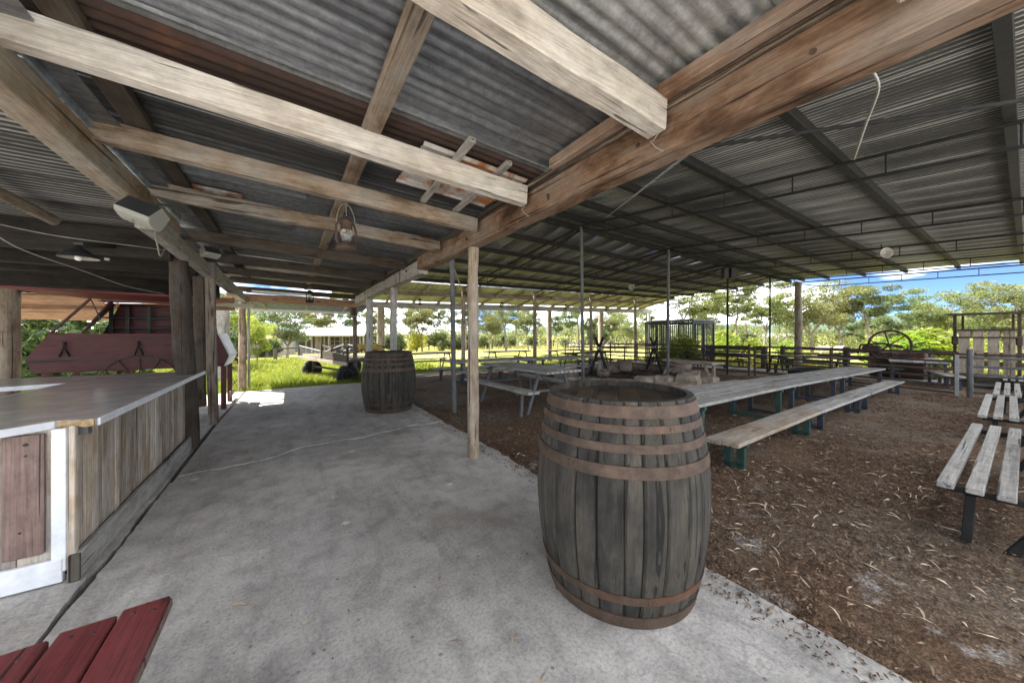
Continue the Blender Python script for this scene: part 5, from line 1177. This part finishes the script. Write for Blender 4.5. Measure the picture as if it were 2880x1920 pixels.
blades(16000, (10, 60), (34, 64), (.25, .75), (.02, .05), 'drygrass', 'tall dry grass before the far trees', lambda x, y: (x*DX+y*DY > 50) & (x*DX+y*DY < 60))

# ================================================================ TREES, SHRUBS
def leaves(centres, rad, n_each, size, g, flat=.6, asp=.4, droop=0.):
    n = len(centres)*n_each
    C = np.repeat(np.array(centres), n_each, 0); R = np.repeat(np.array(rad), n_each)
    d = g.normal(size=(n, 3)); d /= np.linalg.norm(d, axis=1)[:, None]; r = g.uniform(.25, 1, n)**.5
    P = C+d*(r*R)[:, None]*np.array([1, 1, flat])
    u = g.normal(size=(n, 3)); u[:, 2] = u[:, 2]*.5-droop; u /= np.linalg.norm(u, axis=1)[:, None]
    v = np.cross(u, g.normal(size=(n, 3))); v /= np.linalg.norm(v, axis=1)[:, None]
    l = (size*g.uniform(.6, 1.3, n))[:, None]
    V = np.stack([P-u*l/2, P+v*l*asp/2, P+u*l/2, P-v*l*asp/2], 1).reshape(-1, 3)
    b = np.arange(n)[:, None]*4; return V, np.concatenate([b, b+1, b+2, b+3], 1)
def gum(seed, h, spread, base, ncl, per, leaf, flat=.55, tr=.22, limbs=5, mat='gum1', kind='gum_tree'):
    g = np.random.RandomState(seed); r = random.Random(seed)
    root = bpy.data.objects.new(kind, None); COL.objects.link(root)
    m = MB(); lean = Vector((r.uniform(-.4, .4), r.uniform(-.4, .4), 0)); fork = Vector((lean.x, lean.y, base*h))
    m.tube([(0, 0, -.3), lean*.4+Vector((0, 0, base*h*.5)), fork], [tr*1.25, tr, tr*.85], 8)
    cs, rs = [], []
    for k in range(limbs):
        a = 2*math.pi*(k+r.uniform(-.3, .3))/limbs; rd = spread*r.uniform(.35, .75); top = h*r.uniform(.68, .93)
        e = Vector((fork.x+rd*math.cos(a), fork.y+rd*math.sin(a), top)); mid = fork.lerp(e, .5)+Vector((math.cos(a)*rd*.12, math.sin(a)*rd*.12, -h*.02))
        m.tube([fork, mid, e], [tr*.55, tr*.36, tr*.12], 6)
        nsub = max(3, int(ncl*1.6)//limbs)
        for j in range(nsub):
            t = r.uniform(.22, 1.05); b = (mid.lerp(e, (t-.5)*2) if t > .5 else fork.lerp(mid, t*2)); c = b+Vector((r.uniform(-1, 1)*spread*.38, r.uniform(-1, 1)*spread*.38, r.uniform(-.03, .10)*h))
            m.tube([b, b.lerp(c, .6)+Vector((0, 0, -.05*h*.3)), c], [tr*.2, tr*.12, tr*.04], 5, cap=False); cs.append(c); rs.append(spread*r.uniform(.20, .36))
    m.build('trunk', M['bark'], root)
    V, F = leaves([tuple(c) for c in cs], rs, int(per*.8), leaf, g, flat, .38, .25); link('crown', rawmesh('crown', V, F, M[mat]), root)
    return root
def bush(seed, r0, h, n, leaf, mat, kind, asp=.4, stems=6):
    g = np.random.RandomState(seed); r = random.Random(seed); root = bpy.data.objects.new(kind, None); COL.objects.link(root)
    m = MB(); cs, rs = [], []
    for k in range(stems):
        a = r.uniform(0, 6.28); q = r.uniform(.2, .9)*r0; c = Vector((q*math.cos(a), q*math.sin(a), h*r.uniform(.35, .85)))
        m.tube([(0, 0, -.1), c*.5+Vector((0, 0, .1*h)), c], [.035*h**.5, .02*h**.5, .008], 5); cs.append(tuple(c)); rs.append(r0*r.uniform(.35, .55))
        cs.append((c.x*1.15, c.y*1.15, c.z*.55)); rs.append(r0*.4)
    m.build('stem', M['bark'], root); V, F = leaves(cs, rs, n//len(cs), leaf, g, .8, asp, .1); link('foliage', rawmesh('foliage', V, F, M[mat]), root); return root
GT = [gum(1, 10, 4.4, .30, 22, 380, .33, .42, .15, 6, 'gum1'), gum(2, 10, 3.6, .42, 18, 380, .32, .5, .13, 5, 'gum2'), gum(3, 10, 5.2, .22, 26, 330, .33, .38, .17, 6, 'gum1'), gum(4, 10, 2.7, .5, 11, 260, .29, .6, .11, 4, 'gum3'), gum(5, 10, 3.4, .16, 20, 400, .32, .7, .10, 6, 'gum2'), gum(6, 10, 3.0, .45, 6, 200, .28, .5, .20, 5, 'gum3')]
used = set()
def place(pool, k, px, d, top, label, cat, group, base_h=10., wide=1., rz=None):
    x, y = vp(px, d); z = gh(x, y); ht = CAMH+(938-top)/956*d-z; s = ht/base_h
    key = id(pool[k]); sc = (s*wide, s*wide, s); rz = rnd.uniform(0, 6.28) if rz is None else rz
    if key not in used: used.add(key); o = pool[k]; o.location = (x, y, z); o.rotation_euler = (0, 0, rz); o.scale = sc
    else: o = dup(pool[k], (x, y, z), rz, None, sc)
    tag(o, label, cat, group); return o
GR = 'gum trees at the paddock edge'
TREES = [
 (5, 1926, 40, 800, .9, 'thin gum with bare limbs rising behind the dark cage'), (0, 2007, 38, 782, .9, 'many limbed gum with brown trunk right of the dark cage'), (1, 2066, 44, 792, .9, 'gum with forked trunk right behind the thin speaker post'),
 (3, 2104, 50, 838, .9, 'small slender gum left of the thin black shed post'), (0, 2148, 46, 800, .9, 'spreading gum directly behind the thin black shed post'), (3, 2190, 62, 850, 1, 'slim distant gum in front of the farmhouse roofs'), (3, 2216, 60, 840, 1, 'slim distant gum just left of the round log post'),
 (2, 2285, 46, 778, 1., 'broad flat topped gum leaning out right of the round log post'), (0, 2370, 54, 800, 1, 'wide gum over the paddock sheep'), (1, 2452, 50, 792, 1.05, 'tall olive gum behind the flywheel, highest of the middle group'), (4, 2410, 64, 880, 1.1, 'low bushy gum under the olive gum'), (4, 2510, 56, 868, 1.1, 'low bushy gum right of the olive gum'),
 (1, 2560, 60, 822, .9, 'gum with a rounded head between the two tall right hand gums'), (2, 2664, 52, 792, .85, 'tall layered gum just left of the wool press'), (4, 2610, 62, 880, 1.1, 'low bushy tree behind the bright green bush'), (0, 2762, 60, 832, 1, 'gum crown showing above the wool press'), (4, 2720, 56, 885, 1.1, 'low bushy tree behind the wool press'), (2, 2868, 48, 772, .9, 'big gum at the right edge of the picture'), (4, 2830, 58, 880, 1.2, 'low bushy tree near the right edge'),
 (0, 2960, 46, 770, 1, 'gum beyond the right edge of the yard'), (1, 2330, 70, 850, 1.1, 'distant gum behind the timber gate'), (1, 1985, 66, 870, 1, 'distant gum low behind the concrete cylinder'), (4, 2050, 70, 905, 1.2, 'low scrubby gum far behind the pipe fence'), (4, 2240, 74, 900, 1.2, 'low scrubby gum behind the log post'),
 (1, 1222, 52, 860, .8, 'gum whose crown touches the verandah left of the round timber post'), (3, 1262, 60, 862, .8, 'slender gum just left of the round timber post'), (0, 1395, 54, 862, .8, 'leaning gum right of the round timber post'), (1, 1448, 56, 850, .95, 'dense dark gum in the middle of the verandah opening'), (3, 1510, 60, 872, .8, 'wispy gum behind the first verandah log'),
 (1, 1568, 48, 884, .75, 'rounded gum between the first verandah log and the thin pole'), (5, 1628, 46, 800, .8, 'bare dead looking gum with pale trunk'), (2, 1760, 36, 868, .8, 'broad yellowish gum left of the dark cage'), (0, 1188, 40, 838, .85, 'gum crown spreading over the lawn just behind the verandah post'), (1, 1310, 43, 846, .9, 'full gum hidden partly by the round timber post'), (2, 1376, 44, 852, .7, 'broad gum to the right of the round timber post'), (5, 1424, 42, 840, .9, 'half bare gum with crooked limbs in the verandah opening'), (0, 1486, 44, 850, .75, 'gum just left of the first verandah log'), (1, 1604, 42, 856, .8, 'full gum behind the second pair of spit poles'), (4, 1668, 46, 880, 1., 'bushy gum between the verandah logs'), (0, 1730, 44, 852, .8, 'gum right of the widest verandah log'), (1, 1826, 42, 862, .8, 'gum behind the right end of the verandah'),
 (3, 1345, 66, 880, .9, 'faint far gum behind the round timber post'), (4, 1700, 62, 915, 1.1, 'low gum at the foot of the blue hills'),
 (1, 1150, 48, 850, .8, 'gum crown over the yellow bush'), (3, 1096, 54, 860, .8, 'slim gum behind the square post'), (0, 1045, 56, 850, .8, 'gum behind the verandah corner log'), (1, 985, 52, 855, .9, 'gum standing behind the right end of the hut roof'), (3, 925, 50, 850, 1, 'wispy gum above the middle of the hut roof'), (0, 880, 54, 850, .9, 'gum above the left end of the hut roof'),
 (1, 560, 36, 800, 1, 'gum behind the red kiosk cart'), (0, 470, 44, 790, 1, 'gum hidden behind the dark log post'), (4, 640, 44, 880, 1.2, 'bushy gum far behind the grey end log'),
]
for k, px, d, top, wd, lb in TREES: place(GT, k, px, d, top, lb, 'tree', GR, 10., wd)
AC = [gum(11, 6, 3.6, .22, 26, 340, .24, .45, .13, 6, 'gum2', 'acacia_tree'), gum(12, 6, 2.9, .10, 24, 360, .22, .6, .10, 7, 'shrub', 'acacia_tree')]
for k, px, d, top, wd, lb in ((0, 808, 27, 862, .95, 'wide feathery tree with bent trunk over the paling fence'), (1, 722, 21, 886, .85, 'yellow green feathery tree behind the end post'), (1, 640, 17, 862, .9, 'pale feathery tree between the kiosk cart and the end log'), (0, 700, 30, 868, .9, 'darker feathery tree left of the paling fence')): place(AC, k, px, d, top, lb, 'tree', 'feathery trees beyond the lawn', 6., wd)
BU = [bush(21, 1.6, 2.6, 5200, .22, 'gum2', 'shrub'), bush(22, 1.3, 2.2, 5200, .16, 'yellowbush', 'shrub'), bush(23, .5, 4.2, 2600, .2, 'gum2', 'shrub', .4, 5), bush(24, 1.6, 2.4, 4600, .3, 'gum3', 'shrub')]
for k, px, d, top, b, lb in ((1, 1172, 40, 938, 2.2, 'round bright yellow bush on the lawn edge'), (2, 1206, 44, 925, 4.2, 'narrow dark upright shrub right of the yellow bush'), (0, 1245, 44, 930, 2.6, 'green shrub right of the narrow upright shrub'), (3, 1290, 48, 938, 2.4, 'grey green shrub left of the round timber post'), (0, 1360, 52, 945, 2.6, 'low shrub right of the round timber post'), (3, 1420, 56, 940, 2.4, 'scrub behind the paddock rails'), (0, 1500, 58, 946, 2.6, 'low scrub behind the wire fence'), (3, 1600, 56, 950, 2.4, 'low scrub behind the sheep'), (3, 1660, 60, 944, 2.4, 'scrub under the blue hills'), (0, 1120, 46, 935, 2.6, 'shrub left of the yellow bush'), (0, 1880, 40, 945, 2.6, 'shrub behind the dark cage'), (3, 2085, 44, 935, 2.4, 'shrub beyond the concrete cylinder'), (0, 760, 30, 952, 2.6, 'dark shrub behind the paling fence'), (3, 860, 46, 935, 2.4, 'shrub behind the water tank'), (3, 1060, 46, 935, 2.4, 'shrub behind the verandah corner log')):
    place(BU, k, px, d, top, lb, 'shrub', 'shrubs at the paddock edge', b)
US = random.Random(77); cs, rs = [], []
for k in range(150):
    px = 880+k*13.6+US.uniform(-10, 10); d = US.uniform(60, 88); x, y = vp(px, d); h = CAMH+(938-US.uniform(893, 932))/956*d-gh(x, y)
    for q in range(4): cs.append((x+US.uniform(-1.6, 1.6), y+US.uniform(-1.6, 1.6), gh(x, y)+h*(.15+.25*q)*US.uniform(.8, 1))); rs.append(US.uniform(1.0, 1.9))
V, F = leaves(cs, rs, 150, .42, np.random.RandomState(5), .75, .4, .15)
tag(link('scrub', rawmesh('scrub', V, F, M['gum1'])), 'low dense scrub filling the space behind the gum trees', None, None, 'stuff')
FE = [bush(31, .9, 1.4, 2600, .17, 'fern', 'leafy_bush', .34, 9), bush(32, 1.5, 2.6, 3600, .34, 'bigleaf', 'leafy_bush', .3, 9)]
for k, px, d, top, b, wd, lb in ((0, 2575, 16.4, 928, 1.4, 1.1, 'bright green ferny bush between the flywheel and the wool press'), (0, 2660, 15.6, 918, 1.4, 1.1, 'bright green ferny bush against the wool press'), (0, 2500, 17.2, 945, 1.4, .9, 'bright green ferny bush over the flywheel box'), (0, 1905, 18.3, 938, 1.4, .9, 'bright green plant in front of the dark cage'), (0, 2225, 21, 955, 1.4, .9, 'bright green plant at the foot of the log post'), (0, 2105, 24, 948, 1.4, 1, 'pale green plant right of the concrete cylinder'), (0, 2840, 18.5, 990, 1.4, 1.2, 'bright leafy weeds right of the wool press'), (0, 2020, 25, 925, 1.4, .9, 'pale green plant behind the concrete cylinder'),
    (1, 120, 9.6, 835, 2.6, 1., 'large leaved evergreen shrub behind the kiosk cart, left'), (1, 215, 9.2, 850, 2.6, .9, 'large leaved evergreen shrub seen through the kiosk hatch'), (1, 20, 10, 830, 2.6, 1.1, 'large leaved shrub behind the thick bar post'), (1, 560, 15, 860, 2.6, 1, 'shrub behind the square bar post')):
    place(FE, k, px, d, top, lb, 'shrub', 'leafy bushes around the yard', b, wd)
